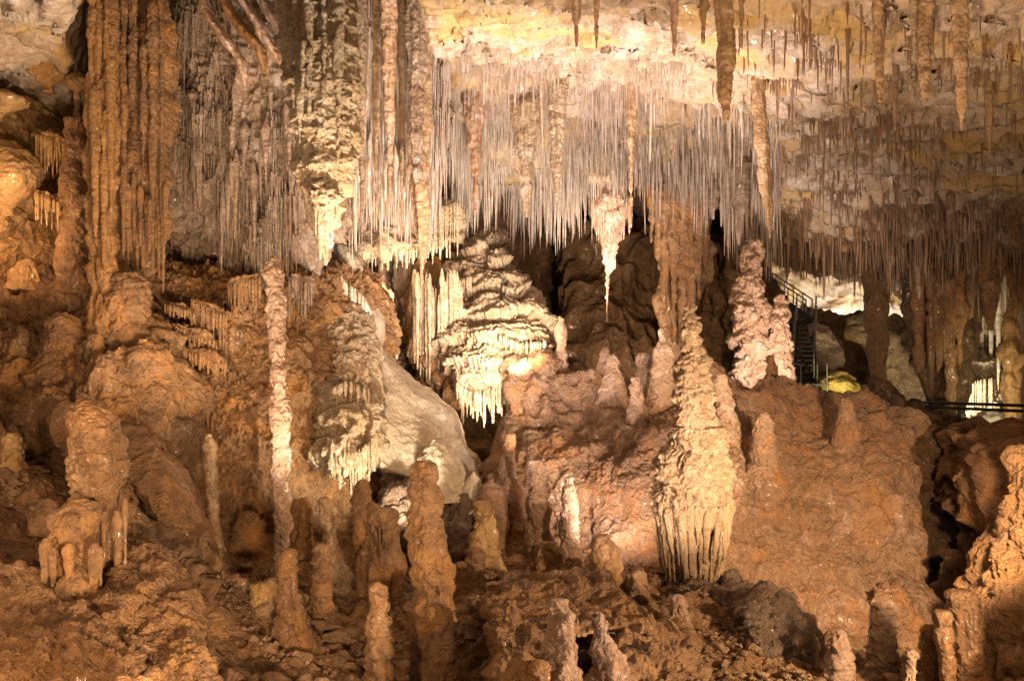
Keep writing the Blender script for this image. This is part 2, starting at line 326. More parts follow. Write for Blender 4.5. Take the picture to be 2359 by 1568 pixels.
# ------------------------------------------------------------------ reliefs
def relief(name, rows=None, cols=None, dpts=None, st=None, mat=None, parent=None, skirt=1.2, curl=.5, res=1.9, kind=None, label=None, cat=None, origin=None, group=None):
    """a rock face given by its outline and by survey distances; closed at its rim by a skirt that runs back into the rock"""
    if cols:
        a = np.array(cols, float); n = int((a[-1, 0]-a[0, 0])/res)+2; x = np.linspace(a[0, 0], a[-1, 0], n)
        t0 = np.interp(x, a[:, 0], a[:, 1]); b0 = np.interp(x, a[:, 0], a[:, 2]); m = int((b0-t0).max()/res)+2
        v = np.linspace(0, 1, m)[:, None]; PXs = x[None] + 0*v; PYs = t0[None]*(1-v) + b0[None]*v
    else:
        a = np.array(rows, float); m = int((a[-1, 0]-a[0, 0])/res)+2; y = np.linspace(a[0, 0], a[-1, 0], m)
        l = np.interp(y, a[:, 0], a[:, 1]); r = np.interp(y, a[:, 0], a[:, 2]); n = int((r-l).max()/res)+2
        v = np.linspace(0, 1, n)[None]; PYs = y[:, None] + 0*v; PXs = l[:, None]*(1-v) + r[:, None]*v
    d = np.array(dpts, float)
    D = TPS(d[:, :2], d[:, 2], 1e-3)(PXs, PYs) if len(d) > 3 else np.full(PXs.shape, d[:, 2].mean())
    m, n = PXs.shape
    i = np.linspace(0, 1, m)[:, None]; j = np.linspace(0, 1, n)[None]
    e = np.minimum(np.minimum(j, 1-j)*6, np.minimum(i, 1-i)*8); e = np.clip(e, 0, 1)
    D = D + curl*(1-np.sqrt(1-(1-e)**2+1e-9))
    P = np.stack([(PXs-PW/2)/PW*KX*D, D, CZ + (PH/2-PYs)/PW*KX*D], -1)
    N = grid_normals(P); N *= -np.sign((N*(P-np.array([0, 0, CZ]))).sum(-1, keepdims=True) + 1e-9)
    P = P + N*recipe(P, st)[..., None]
    # skirt rings
    idx = np.concatenate([np.stack([np.zeros(n, int), np.arange(n)], 1), np.stack([np.arange(1, m), np.full(m-1, n-1)], 1),
                          np.stack([np.full(n-1, m-1), np.arange(n-2, -1, -1)], 1), np.stack([np.arange(m-2, 0, -1), np.zeros(m-2, int)], 1)])
    ring = P[idx[:, 0], idx[:, 1]]; cen = P.reshape(-1, 3).mean(0); k = len(ring); base = m*n
    V = [P.reshape(-1, 3)]; F = [gfaces(m, n)]; prev = idx[:, 0]*n + idx[:, 1]
    back = ring - np.array([0, 0, CZ]); back[:, 2] *= .4; back /= np.linalg.norm(back, axis=1, keepdims=True)
    nq = 26
    for q in range(nq):
        f = ((q+1)/nq)**1.3; R = ring + back*skirt*f; R[:, [0, 2]] += (cen[[0, 2]]-R[:, [0, 2]])*(.22*f)
        R = R + (sm(0, .25, f)*np.stack([fbm(R*1.4+k_*9, 4, k_) for k_ in range(3)], -1))*min(.16, .14*skirt)
        V.append(R); cur = base + q*k + np.arange(k); F.append(np.stack([prev, np.roll(prev, -1), np.roll(cur, -1), cur], 1)); prev = cur
    o = put(name, np.concatenate(V), np.concatenate(F), mat, parent, origin)
    tag(o, label, cat, group, kind); o_P = P
    return o, o_P

# ------------------------------------------------------------------ bodies of revolution that follow a drawn outline
def spindle(name, out, D, st, mat, parent=None, label=None, cat=None, group=None, flat_=.9, res=2.6, ext_down=0., ext_up=0., lean=0., seed=0, kind=None, up=True):
    a = np.array(out, float)
    y, xl, xr = a[:, 0], a[:, 1], a[:, 2]; px = 1.0/PW*KX*D
    z = CZ + (PH/2 - y)*px; cx = ((xl+xr)/2 - PW/2)*px; r = (xr-xl)/2*px
    if ext_down: z = np.append(z, z[-1]-ext_down); cx = np.append(cx, cx[-1]); r = np.append(r, r[-1]*1.15)
    if ext_up: z = np.insert(z, 0, z[0]+ext_up); cx = np.insert(cx, 0, cx[0]); r = np.insert(r, 0, r[0]*1.1)
    s = np.concatenate([[0], np.cumsum(np.hypot(np.diff(z), np.diff(r)*.7))]); L = s[-1]
    nz = int(np.clip(L/px/res, 10, 420)); nt = int(np.clip(math.pi*2*r.max()/px/res, 10, 260))
    q = np.linspace(0, L, nz)
    # smooth interpolation
    zz, cc, rr = (np.interp(q, s, v) for v in (z, cx, r))
    k = max(1, nz//60)
    if k > 1:
        ker = np.ones(k*2+1)/(k*2+1)
        def smt(v): w = np.convolve(np.pad(v, k, mode='edge'), ker, 'valid'); w[0] = v[0]; w[-1] = v[-1]; return w
        cc, rr = smt(cc), smt(rr)
    th = np.linspace(0, 2*np.pi, nt, endpoint=False)[None]
    yo = D + lean*(zz-zz[-1])
    P = np.stack([cc[:, None] + rr[:, None]*np.cos(th), yo[:, None] + flat_*rr[:, None]*np.sin(th), zz[:, None] + 0*th], -1)
    C = np.stack([cc[:, None]+0*th, yo[:, None]+0*th, zz[:, None]+0*th], -1)
    N = P - C; N /= np.maximum(np.linalg.norm(N, axis=-1, keepdims=True), 1e-6)
    Q = P + seed*5.3
    h = recipe(Q, st); lim = .6*rr[:, None]; h = np.clip(h, -lim, lim*1.2)
    P = P + N*h[..., None]
    P[:, :, 2] += .25*h*(1 if up else -1)
    # close ends
    V = np.concatenate([P.reshape(-1, 3), P[0].mean(0)[None], P[-1].mean(0)[None]]); F = gfaces(nz, nt, True)
    j = np.arange(nt); t0 = np.stack([np.full(nt, nz*nt), (j+1) % nt, j, j], 1); b0 = np.stack([np.full(nt, nz*nt+1), (nz-1)*nt+j, (nz-1)*nt+(j+1) % nt, (nz-1)*nt+(j+1) % nt], 1)
    me_F = np.concatenate([F, t0, b0])
    base = (cc[-1], D, zz[-1]) if up else (cc[0], D, zz[0])
    if parent is not None: org = np.array(parent.location)
    else: org = np.array(base)
    me = bpy.data.meshes.new(name)
    tri = np.concatenate([t0[:, :3], b0[:, :3]])
    Vl = (V-org).astype(np.float32)
    me.vertices.add(len(Vl)); me.vertices.foreach_set('co', Vl.ravel())
    loops = np.concatenate([F.ravel(), tri.ravel()]).astype(np.int32); me.loops.add(len(loops)); me.loops.foreach_set('vertex_index', loops)
    ls = np.concatenate([np.arange(len(F))*4, len(F)*4 + np.arange(len(tri))*3]).astype(np.int32)
    me.polygons.add(len(ls)); me.polygons.foreach_set('loop_start', ls); me.polygons.foreach_set('use_smooth', np.full(len(ls), True))
    me.update(calc_edges=True); me.materials.append(mat)
    o = link(name, me, parent, None if parent is not None else tuple(org))
    return tag(o, label, cat, group, kind)

STG = dict(lump=(.03, 3.2), tier2=(.022, 8, .16), ring=(.012, 16), fine=(.010, 18), cob=(.014, 14))
STG_S = dict(lump=(.02, 5), ring=(.010, 22), fine=(.007, 24))
STC = dict(lump=(.02, 4), flute=(.02, 14, .8), ring=(.008, 16), fine=(.008, 20))
STC_T = dict(lump=(.008, 6), flute=(.006, 20, 1.), ring=(.004, 20))
TIER = dict(tier=(.12, 2.6, .12), tier2=(.05, 7, .2), lump=(.05, 2), fine=(.012, 14))

def drip(parent, x, y0, y1, w, D, mat, name='stalactite', st=STC_T, bend=0):
    L = y1-y0
    out = [(y0-6, x-w*.12, x+w*.12), (y0+L*.04, x-w*.4, x+w*.4), (y0+L*.12, x-w*.46, x+w*.46), (y0+L*.3, x-w*.36+bend*.3, x+w*.36+bend*.3), (y0+L*.7, x-w*.24+bend*.7, x+w*.24+bend*.7), (y0+L*.93, x-w*.16+bend, x+w*.16+bend), (y1, x-w*.04+bend, x+w*.04+bend)]
    return spindle(name, out, D, st, mat, parent, up=False, seed=x)
def fringe(parent, pts, n, L, w, D, mat, rnd=random, **k):
    """a row of separate drips along a line of points"""
    a = np.array(pts, float)
    for i in range(n):
        t = (i+.5+rnd.uniform(-.4, .4))/n; x = np.interp(t, np.linspace(0, 1, len(a)), a[:, 0]); y = np.interp(t, np.linspace(0, 1, len(a)), a[:, 1])
        l = rnd.uniform(*L); drip(parent, x, y, y+l, rnd.uniform(*w), D + rnd.uniform(-.06, .06), mat, **k)

# ================================================================== LARGE STRUCTURE
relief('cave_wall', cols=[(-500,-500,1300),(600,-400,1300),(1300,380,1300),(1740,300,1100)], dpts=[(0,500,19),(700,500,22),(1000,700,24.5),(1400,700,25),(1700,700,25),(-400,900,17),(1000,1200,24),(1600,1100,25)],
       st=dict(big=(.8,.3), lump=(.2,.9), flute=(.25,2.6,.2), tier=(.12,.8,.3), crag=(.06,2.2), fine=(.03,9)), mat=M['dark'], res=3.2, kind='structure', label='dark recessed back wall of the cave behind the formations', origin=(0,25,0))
relief('cave_wall', cols=[(1640,400,1250),(2900,400,1250)], dpts=[(1700,600,41),(2300,600,41),(2900,700,34),(1700,1100,40)],
       st=dict(big=(.9,.22), lump=(.4,.7), flute=(.2,1.6,.15), crag=(.1,1.5)), mat=M['ceiling'], res=3.2, kind='structure', label='pale wall of the far chamber lit bright white', origin=(10,41,0))
# ledges of the far chamber
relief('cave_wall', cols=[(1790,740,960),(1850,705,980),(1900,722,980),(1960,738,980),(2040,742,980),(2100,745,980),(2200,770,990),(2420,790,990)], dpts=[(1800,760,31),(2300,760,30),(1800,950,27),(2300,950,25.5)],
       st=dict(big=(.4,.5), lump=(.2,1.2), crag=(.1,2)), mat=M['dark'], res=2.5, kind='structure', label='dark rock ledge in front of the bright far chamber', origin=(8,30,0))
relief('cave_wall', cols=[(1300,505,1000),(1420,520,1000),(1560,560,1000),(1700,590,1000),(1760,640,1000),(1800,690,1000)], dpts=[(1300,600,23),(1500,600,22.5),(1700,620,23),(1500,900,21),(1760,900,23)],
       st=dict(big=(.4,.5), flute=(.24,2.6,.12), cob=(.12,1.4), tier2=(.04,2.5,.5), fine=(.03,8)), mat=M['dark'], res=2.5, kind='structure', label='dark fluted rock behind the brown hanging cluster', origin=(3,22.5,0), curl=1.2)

# left: blocky upper wall
relief('cave_wall', cols=[(-260,-140,700),(30,30,700),(120,60,700),(215,150,700),(330,230,700)], dpts=[(0,100,13),(150,150,13.5),(0,300,12.3),(200,300,13.6),(0,450,12.2),(100,640,12.6),(300,640,13),(-250,300,11)],
       st=dict(big=(.30,.5), lump=(.10,1.1), crack=(.12,.9), tier=(.05,1.2,.02), crag=(.03,2.2), fine=(.018,9)), mat=M['ochre'], kind='structure', label='ochre blocky rock wall at the far left', origin=(-6,13,0))
# left: fluted curtain wall of the ceiling
cw_o, cwP = relief('cave_wall', cols=[(372,-180,590),(460,-180,600),(520,-180,590),(600,-180,620),(680,-180,600),(730,-180,570),(780,-180,530),(830,-180,500)], dpts=[(380,0,12.4),(600,0,12.1),(800,0,12.6),(380,400,12.8),(520,560,13.0),(600,400,12.2),(700,650,12.4),(850,300,13)],
       st=dict(big=(.22,.8), lump=(.12,1.8), flute=(.18,4.5,.22), tier=(.08,1.2,.35), crag=(.03,4), fine=(.02,14)), mat=M['curtain'], kind='structure', label='fluted purplish brown rock curtain behind the tall hanging stalactite', origin=(-3,12.4,0))
cw2_o, cw2P = relief('cave_wall', cols=[(790,-180,430),(860,-180,455),(930,-180,450),(1000,-180,420)], dpts=[(800,0,11.8),(990,0,11.6),(800,400,12.8),(990,400,12.8)],
       st=dict(big=(.25,.8), lump=(.10,2), flute=(.13,7,.25), crag=(.05,4), fine=(.02,14)), mat=M['curtain'], kind='structure', label='fluted pale rock curtain right of the tall hanging stalactite', origin=(-1.5,12,0), curl=.9)
# left: brown flowstone wall
lw_o, lwP = relief('cave_wall', cols=[(325,660,1330),(380,600,1330),(480,590,1330),(560,600,1330),(640,640,1330),(740,650,1300),(840,640,1260),(900,700,1260)], dpts=[(340,650,11.8),(500,600,12.4),(700,650,12.6),(860,700,13.4),(380,900,11.3),(560,900,11.6),(750,900,12.3),(400,1250,10.6),(600,1250,11.2),(850,1250,12.6)],
       st=dict(big=(.22,.6), lump=(.05,1.7), tier=(.09,1.6,.30), tier2=(.045,5,.5), flute=(.06,7,.3), cob=(.03,5), fine=(.018,13)), mat=M['brown'], kind='structure', label='brown flowstone wall behind the thin tall stalagmite', origin=(-3,12,0))
# left: knobbly slope
relief('cave_wall', cols=[(-320,560,1080),(0,625,1060),(80,622,1010),(160,650,1000),(240,690,1040),(300,650,1060),(345,700,1180),(400,840,1290),(440,900,1300)], dpts=[(-200,700,10.5),(0,640,12.2),(200,700,11.8),(0,800,11.2),(200,850,10.8),(340,800,10.9),(0,980,9.9),(200,980,9.8),(350,980,10.2),(420,1150,10.4)],
       st=dict(big=(.25,.6), lump=(.09,1.4), cob=(.20,2.0), knob=(.05,4), flute=(.06,6,.35), tier2=(.04,4.5,.45), pit=(.04,5), fine=(.018,13)), mat=M['wall'], kind='structure', label='knobbly brown rock slope at the left', origin=(-5,11,0))
# mound
relief('rock_mound', cols=[(1085,1260,1360),(1120,1180,1360),(1150,1090,1360),(1164,960,1380),(1172,856,1380),(1182,838,1380),(1210,842,1380),(1250,835,1380),(1275,862,1380),(1330,872,1380),(1380,862,1390),(1420,850,1390),(1470,868,1400),(1520,860,1400),(1580,850,1410),(1640,850,1420),(1680,878,1430),(1740,892,1440),(1800,896,1450),(1850,912,1460),(1900,928,1470),(1960,932,1480),(2020,948,1490),(2070,964,1490),(2108,974,1490),(2112,1020,1490),(2135,1150,1500)],
       dpts=[(1170,850,13.2),(1400,870,13.4),(1640,860,13),(1900,920,13),(2100,960,12.6),(1150,1100,12.2),(1300,1000,12.2),(1300,1240,11.2),(1480,1000,11.6),(1480,1250,10.9),(1700,1000,11.7),(1700,1200,11.0),(1700,1350,10.4),(1900,1100,11.4),(1900,1380,10.2),(2100,1100,11.6),(2110,1450,9.8),(1150,1350,11)],
       st=dict(big=(.32,.6), lump=(.12,1.3), flute=(.06,3.5,.4), crag=(.02,3.4), knob=(.04,3.0), pit=(.04,4.5), crack=(.022,1.5), cob=(.02,7), tier2=(.025,4,.4), fine=(.018,12)), mat=M['mound'], kind='structure', label='large wet red brown rock mound in the middle', skirt=1.3, origin=(3,12,0), curl=.8)
relief('rock_mound', rows=[(1330,2025,2070),(1350,2010,2100),(1430,2000,2122),(1500,1990,2130),(1560,1990,2135)], dpts=[(2060,1340,10.2),(2020,1500,9.6),(2120,1500,9.8),(2060,1600,9.4)],
       st=dict(big=(.2,.8), lump=(.1,2), crag=(.05,3.5), fine=(.02,14)), mat=M['mound'], kind='structure', label='lower foot of the red brown mound beside the black crevice', skirt=1.5, origin=(4,10,0))
# right bank
relief('rock_bank', rows=[(975,2185,2330),(985,2172,2420),(1050,2178,2520),(1100,2192,2560),(1160,2215,2570),(1300,2225,2600),(1400,2222,2600),(1480,2215,2620),(1640,2210,2640)],
       dpts=[(2200,990,13),(2350,1000,12.5),(2200,1200,11.5),(2350,1200,9.6),(2250,1450,9.2),(2400,1450,7.6),(2300,1600,7.6)],
       st=dict(big=(.3,.7), lump=(.10,1.6), crack=(.08,1.3), cob=(.06,4), crag=(.03,3.5), fine=(.02,13)), mat=M['wall'], kind='structure', label='brown rock bank at the right edge beyond the black crevice', skirt=3, origin=(6,11,0))
relief('rock_bank', rows=[(1040,2346,2420),(1100,2338,2520),(1180,2330,2560),(1260,2300,2560),(1350,2275,2560),(1450,2260,2560),(1560,2250,2600)], dpts=[(2380,1050,8.6),(2340,1200,8.4),(2320,1400,8.0),(2450,1300,7.2),(2400,1560,6.8)],
       st=dict(big=(.2,.8), lump=(.08,1.8), cob=(.05,5), crag=(.03,4), pit=(.05,8), fine=(.02,13)), mat=M['ground'], kind='structure', label='pitted orange brown rock shoulder at the lower right edge', skirt=2, origin=(5,8,0))
relief('cave_wall', rows=[(985,2090,2300),(1100,2085,2310),(1300,2085,2310),(1560,2080,2310)], dpts=[(2200,1000,15.5),(2200,1500,14)], st=dict(big=(.2,.7), lump=(.1,1.6), crag=(.07,3.5)), mat=M['dark'], kind='structure', label='added dark rock sheet standing in for the shade in the cleft right of the mound', skirt=.6, curl=0, origin=(6.5,15,0))  # dark sheet put in so the cleft reads as black shade
# foreground slopes at left
relief('rock_bank', rows=[(1225,285,330),(1260,270,360),(1300,255,400),(1360,240,440),(1420,180,470),(1500,120,500),(1570,60,520),(1680,0,560)], dpts=[(300,1230,7.7),(330,1300,6.95),(400,1400,6.25),(250,1400,6.2),(480,1500,5.65),(150,1550,4.9),(500,1660,4.8)],
       st=dict(big=(.08,.9), lump=(.04,2.2), crag=(.03,4), pit=(.03,9), fine=(.018,16)), mat=M['ground'], kind='structure', label='ochre earth ridge sloping down right from the big left stalagmite', skirt=1.2, origin=(-2.4,7,0))
relief('rock_bank', rows=[(1380,40,220),(1400,20,300),(1440,-80,330),(1500,-150,345),(1580,-200,360),(1680,-250,380)], dpts=[(100,1400,6.0),(250,1410,5.95),(0,1500,5.0),(300,1500,5.1),(150,1600,4.6)],
       st=dict(big=(.14,.9), lump=(.10,2.0), crag=(.05,4), pit=(.04,7), fine=(.018,16)), mat=M['ground'], kind='structure', label='rounded brown rock hump under the big left stalagmite', skirt=1.2, origin=(-2.6,6,0))
relief('rock_slab', rows=[(965,268,290),(985,262,330),(1020,258,365),(1060,262,392),(1100,282,415),(1140,318,435),(1180,340,455),(1220,352,475),(1260,362,490),(1310,372,500)], dpts=[(290,980,9.4),(380,1050,9.2),(320,1130,8.8),(440,1180,9.0),(380,1240,8.6),(480,1290,8.8)],
       st=dict(big=(.06,1), lump=(.03,2.5), crag=(.025,4), fine=(.012,16)), mat=M['ground'], label='smooth grey brown slab leaning behind the big left stalagmite, split by a black gap', cat='rock slab', skirt=.8)
relief('rock_slab', rows=[(1095,262,292),(1130,262,305),(1180,262,330),(1220,262,348),(1270,262,372),(1330,262,420)], dpts=[(280,1100,8.2),(300,1200,8.0),(360,1300,7.8),(280,1330,7.5)],
       st=dict(big=(.06,1), lump=(.04,2.5), crag=(.03,4), fine=(.012,16)), mat=M['ground'], label='brown rock wedge between the big left stalagmite and the black gap', cat='rock slab', skirt=.5)
# flat slab in the rubble (1130..1500, 1340..1460)
relief('rock_slab', cols=[(1090,1375,1400),(1130,1350,1420),(1200,1338,1450),(1280,1336,1462),(1340,1340,1466),(1400,1362,1452),(1450,1390,1446),(1490,1420,1452),(1508,1440,1458)], dpts=[(1130,1350,8.0),(1300,1340,8.0),(1480,1430,7.0),(1130,1420,7.1),(1300,1460,6.7),(1450,1446,6.9)],
       st=dict(big=(.05,1), lump=(.03,2), tier=(.03,7,.02), crag=(.03,4.5), fine=(.012,16)), mat=M['ground'], label='flat tapering rock slab with a lit right edge lying on the rubble', cat='rock slab', skirt=.6, curl=.15)
relief('rock_slab', cols=[(1400,1545,1570),(1440,1500,1600),(1500,1480,1600),(1560,1486,1560),(1600,1510,1540)], dpts=[(1420,1540,6.2),(1500,1490,6.6),(1580,1500,6.6),(1500,1590,6.0)],
       st=dict(lump=(.03,2), crag=(.04,4.5), fine=(.012,16)), mat=M['ground'], label='low rock with a lit crest beside the lit foreground stalagmites', cat='rock slab', skirt=.6, curl=.2)
relief('rock_slab', rows=[(1520,1150,1260),(1440,1115,1330)][::-1] + [(1580,1180,1300)], dpts=[(1200,1440,6.8),(1200,1580,6.2),(1300,1500,6.4)],
       st=dict(lump=(.04,2), crag=(.03,4.5), fine=(.012,16)), mat=M['ground'], label='smooth tan rock apron between the pointed small stalagmite and the lit pair', cat='rock slab', skirt=.5, curl=.3)
# dark wet boulders
relief('boulder', cols=[(885,1140,1230),(910,1118,1260),(960,1100,1280),(1020,1105,1290),(1080,1120,1290),(1100,1160,1280)], dpts=[(900,1150,11.3),(1000,1110,11.6),(1080,1150,11.4),(1000,1280,10.8)],
       st=dict(big=(.12,.9), lump=(.10,2), crag=(.05,4), fine=(.02,14)), mat=M['blotch'], label='dark wet boulder behind the banded stalagmite', cat='boulder', skirt=1)
relief('boulder', cols=[(1530,1350,1440),(1570,1342,1470),(1620,1345,1480),(1680,1350,1490),(1760,1372,1510),(1830,1430,1520),(1860,1470,1510)], dpts=[(1550,1400,9.0),(1650,1360,9.4),(1700,1480,8.4),(1850,1490,8.4)],
       st=dict(big=(.12,1), lump=(.06,2), cob=(.08,4.5), crack=(.07,2.2), fine=(.02,16)), mat=M['blotch'], label='dark glistening boulder heap under the great lit stalagmite', cat='boulder', skirt=1, curl=.3)
relief('boulder', cols=[(1715,1390,1470),(1745,1372,1500),(1790,1362,1520),(1822,1380,1525),(1850,1440,1520),(1862,1480,1510)], dpts=[(1730,1420,8.3),(1790,1380,8.5),(1790,1500,7.9),(1850,1490,8.1)],
       st=dict(lump=(.05,2.4), cob=(.07,5), crack=(.07,2.6), fine=(.02,16)), mat=M['blotch'], label='craggy wet boulder with a shiny top right of the great lit stalagmite', cat='boulder', skirt=.7, curl=.3)
def boulder(out, D, mat, label, st=None, group=None, parent=None, name='boulder'):
    return spindle(name, out, D, st or dict(lump=(.06,1.8), crag=(.03,4), fine=(.012,14)), mat, parent, label, None if parent else 'boulder', group, ext_down=.1)
def egg(x0, x1, y0, y1, n=7):
    return [(y0+(y1-y0)*t, (x0+x1)/2-(x1-x0)/2*math.sin(math.pi*min(.5, .06+t*.62)), (x0+x1)/2+(x1-x0)/2*math.sin(math.pi*min(.5, .06+t*.62))) for t in np.linspace(0, 1, n)]
def ball(x0, x1, y0, y1, n=9):
    return [(y0+(y1-y0)*t, (x0+x1)/2-(x1-x0)/2*math.sin(math.pi*(.05+t*.9)), (x0+x1)/2+(x1-x0)/2*math.sin(math.pi*(.05+t*.9))) for t in np.linspace(0, 1, n)]
boulder(ball(32,150,66,132), 12.4, M['ochre'], 'pale ochre boulder wedged in the crack at the upper left, topmost one')
boulder(ball(62,165,120,198), 12.2, M['ochre'], 'ochre boulder wedged in the upper left crack below the topmost one')
boulder(ball(150,205,165,212), 12.1, M['ochre'], 'small ochre block at the right end of the upper left crack')
boulder(ball(-60,88,325,480), 11.9, M['ochre'], 'big smooth yellow ochre boulder bulging at the left edge')
boulder(ball(-60,60,205,262), 12.0, M['ochre'], 'rounded brown boulder at the left edge above the big yellow one')
boulder(egg(20,100,598,650), 12.0, M['ochre'], 'low ochre boulder resting on top of the knobbly left slope')
boulder(ball(1886,1980,855,922), 26, M['yellow'], 'yellow lamplit boulder at the foot of the steel stairs', dict(lump=(.15,.9), crag=(.08,2), fine=(.02,6)))
boulder(egg(1870,1985,905,960), 25.4, M['yellow'], 'low pale yellow rock in front of the yellow lamplit boulder', dict(lump=(.12,.9), crag=(.06,2), fine=(.02,6)))

# ================================================================== FLOWSTONES
f1 = empty('flowstone', tuple(W(1120, 900, 14.5))); tag(f1, 'tall tiered cream flowstone cascade with dripping hems, lit from below, in the centre', 'flowstone')
relief('body', cols=[(985,655,790),(1020,618,830),(1060,575,905),(1090,545,912),(1120,528,908),(1150,540,905),(1170,612,900),(1200,655,890),(1240,690,885),(1262,740,880),(1290,800,885),(1330,850,890)],
       dpts=[(1000,700,15.4),(1120,530,16.2),(1110,700,14.9),(1110,850,13.9),(1180,760,14.4),(1240,720,14.8),(1320,870,14.6),(1060,900,13.7),(1200,880,14.0)],
       st=dict(tier=(.24,1.9,.10), tier2=(.085,6.5,.25), lump=(.10,1.4), fine=(.014,14)), mat=M['cream'], parent=f1, skirt=1.5, curl=.9, res=1.5)
fringe(f1, [(1052,885),(1080,905),(1110,905),(1140,895),(1172,880)], 34, (25,85), (5,11), 13.75, M['cream'])
fringe(f1, [(1150,775),(1200,795),(1262,790)], 26, (14,34), (4,8), 14.1, M['cream'])
fringe(f1, [(1000,660),(1050,650),(1090,640)], 14, (12,28), (4,7), 15.2, M['cream'])
f2 = empty('flowstone', tuple(W(1000, 900, 15.3))); tag(f2, 'slanting fluted tan flowstone curtain left of the central tiered cascade', 'flowstone')
relief('body', cols=[(945,640,790),(965,600,830),(985,600,868),(1005,600,895),(1030,640,925),(1050,700,940),(1070,760,925)], dpts=[(955,700,15.4),(1000,650,15.6),(1000,880,14.6),(1060,850,14.6)],
       st=dict(lump=(.08,1.5), flute=(.12,6,.2), fine=(.014,14)), mat=M['brown'], parent=f2, skirt=1, res=1.5)
for i in range(16):
    x = 955+i*7; drip(f2, x, 640+random.uniform(-20,60), np.interp(x, [950,1000,1060],[830,915,950])+random.uniform(-25,10), random.uniform(9,15), 14.75+random.uniform(-.1,.1), M['cream'])
f3 = empty('flowstone', tuple(W(960, 1110, 12.2))); tag(f3, 'smooth pale grey flowstone ramp slanting down right from below the tall hanging stalactite', 'flowstone')
relief('body', cols=[(775,560,760),(800,565,900),(830,598,960),(858,650,1010),(866,740,1060),(875,790,1090),(905,838,1110),(950,888,1120),(1000,915,1130),(1040,945,1140),(1056,985,1140),(1075,1040,1140),(1100,1085,1140),(1112,1110,1140)],
       dpts=[(790,580,13.2),(850,680,13.3),(870,850,12.8),(950,900,12.9),(1040,960,12.8),(1100,1110,12.2),(900,1100,11.9),(1000,1120,11.9)],
       st=dict(big=(.10,.9), lump=(.05,1.1), fine=(.007,16)), mat=M['grey'], parent=f3, skirt=1, curl=.5)
fringe(f3, [(785,640),(800,660),(820,670),(840,690),(855,720)], 26, (50,130), (6,11), 12.95, M['grey'])
f3b = boulder(egg(945,1075,1010,1130), 11.6, M['grey'], 'smooth grey dome at the foot of the pale grey ramp', dict(lump=(.03,1.5), fine=(.01,18)))
boulder(egg(1060,1120,1085,1160), 11.5, M['grey'], 'small smooth grey dome right of the larger grey dome', dict(lump=(.03,1.5), fine=(.01,18)))
f4 = empty('flowstone', tuple(W(800, 1130, 12))); tag(f4, 'bulging yellow cream flowstone mass with a lit dripping foot, right of the thin tall stalagmite', 'flowstone')
relief('body', cols=[(690,790,960),(710,740,1030),(740,705,1080),(780,693,1100),(815,700,1090),(840,735,1075),(858,790,1055),(872,860,1040),(885,940,1010)],
       dpts=[(700,850,12.6),(780,700,12.7),(840,780,12.4),(790,850,12.0),(800,1000,11.5),(720,1000,12.0),(870,1000,11.9)],
       st=dict(tier=(.17,1.35,.22), tier2=(.05,4.5,.2), flute=(.03,9,.5), lump=(.10,1.6), fine=(.014,14)), mat=M['cream'], parent=f4, skirt=1, curl=.7, res=1.6)
fringe(f4, [(755,1010),(790,1040),(815,1050),(840,1030),(868,1000)], 34, (40,95), (7,13), 11.5, M['cream'])
fringe(f4, [(760,900),(800,880),(850,900)], 22, (20,50), (6,10), 11.75, M['cream'])
f5 = empty('flowstone', tuple(W(930, 590, 14.3))); tag(f5, 'rounded cream yellow ledge hanging under the straws right of the tall hanging stalactite', 'flowstone')
relief('body', cols=[(795,500,575),(830,465,585),(880,450,580),(940,455,578),(1000,448,575),(1040,450,560),(1062,470,540)], dpts=[(800,520,14.2),(900,460,14.8),(1050,480,14.8),(850,570,14.0),(950,575,14.1)],
       st=dict(big=(.15,1), lump=(.16,1.8), crag=(.05,3), fine=(.02,12)), mat=M['cream'], parent=f5, skirt=1.4, curl=.5)
fringe(f5, [(835,572),(900,575),(960,572),(1040,545)], 40, (12,50), (4,8), 14.25, M['cream'])
fringe(f5, [(985,470),(1020,480),(1060,470)], 16, (60,120), (5,9), 14.1, M['cream'])
# recess columns
for i, (x0, x1, y1, lab) in enumerate([(868,895,840,'narrow brown column in the recess behind the pale grey ramp, leftmost'),(908,950,880,'thick pale column standing in the recess between ramp and tiered cascade'),(893,908,800,'slim dark column in the recess beside the thick pale one')]):
    spindle('column', [(560,x0+4,x1-2),(620,x0,x1-4),(700,x0+4,x1),(780,x0+6,x1-2),(y1,x0+8,x1+4)], 15.8+.3*i, dict(lump=(.04,2.5), flute=(.03,6,.5), ring=(.02,7), fine=(.01,14)), M['pinkish'], label=lab, cat='column', ext_down=.6, ext_up=.3)

# left wall drip shelves
def shelf(x0, y0, x1, y1, n, L, D, mat, label, w=(5,10), sag=0, th=14):
    e = empty('flowstone_shelf', tuple(W((x0+x1)/2, (y0+y1)/2, D))); tag(e, label, 'flowstone shelf')
    k = 6; xs = np.linspace(x0, x1, k); ys = np.linspace(y0, y1, k) - sag*np.sin(np.linspace(0, math.pi, k))
    relief('ledge', cols=[(x, y-th*.9*(.3+math.sin(math.pi*(i+.3)/(k))), y+th*.5) for i, (x, y) in enumerate(zip(xs, ys))], dpts=[((x0+x1)/2, (y0+y1)/2, D)],
           st=dict(lump=(.06,2.5), tier2=(.03,6,.25), fine=(.014,14)), mat=mat, parent=e, skirt=.8, curl=.25)
    fringe(e, list(zip(xs, ys+th*.2)), n, L, w, D-.02, mat)
shelf(440,690,525,730,20,(30,95),11.35,M['brown'],'brown dripping ledge on the left wall, the one with the longest drips')
shelf(385,745,500,790,24,(10,26),11.2,M['brown'],'brown dripping ledge slanting right on the left wall, middle of the stack')
shelf(395,800,520,838,26,(12,34),11.15,M['brown'],'brown dripping ledge slanting up right, lowest of the stack on the left wall')
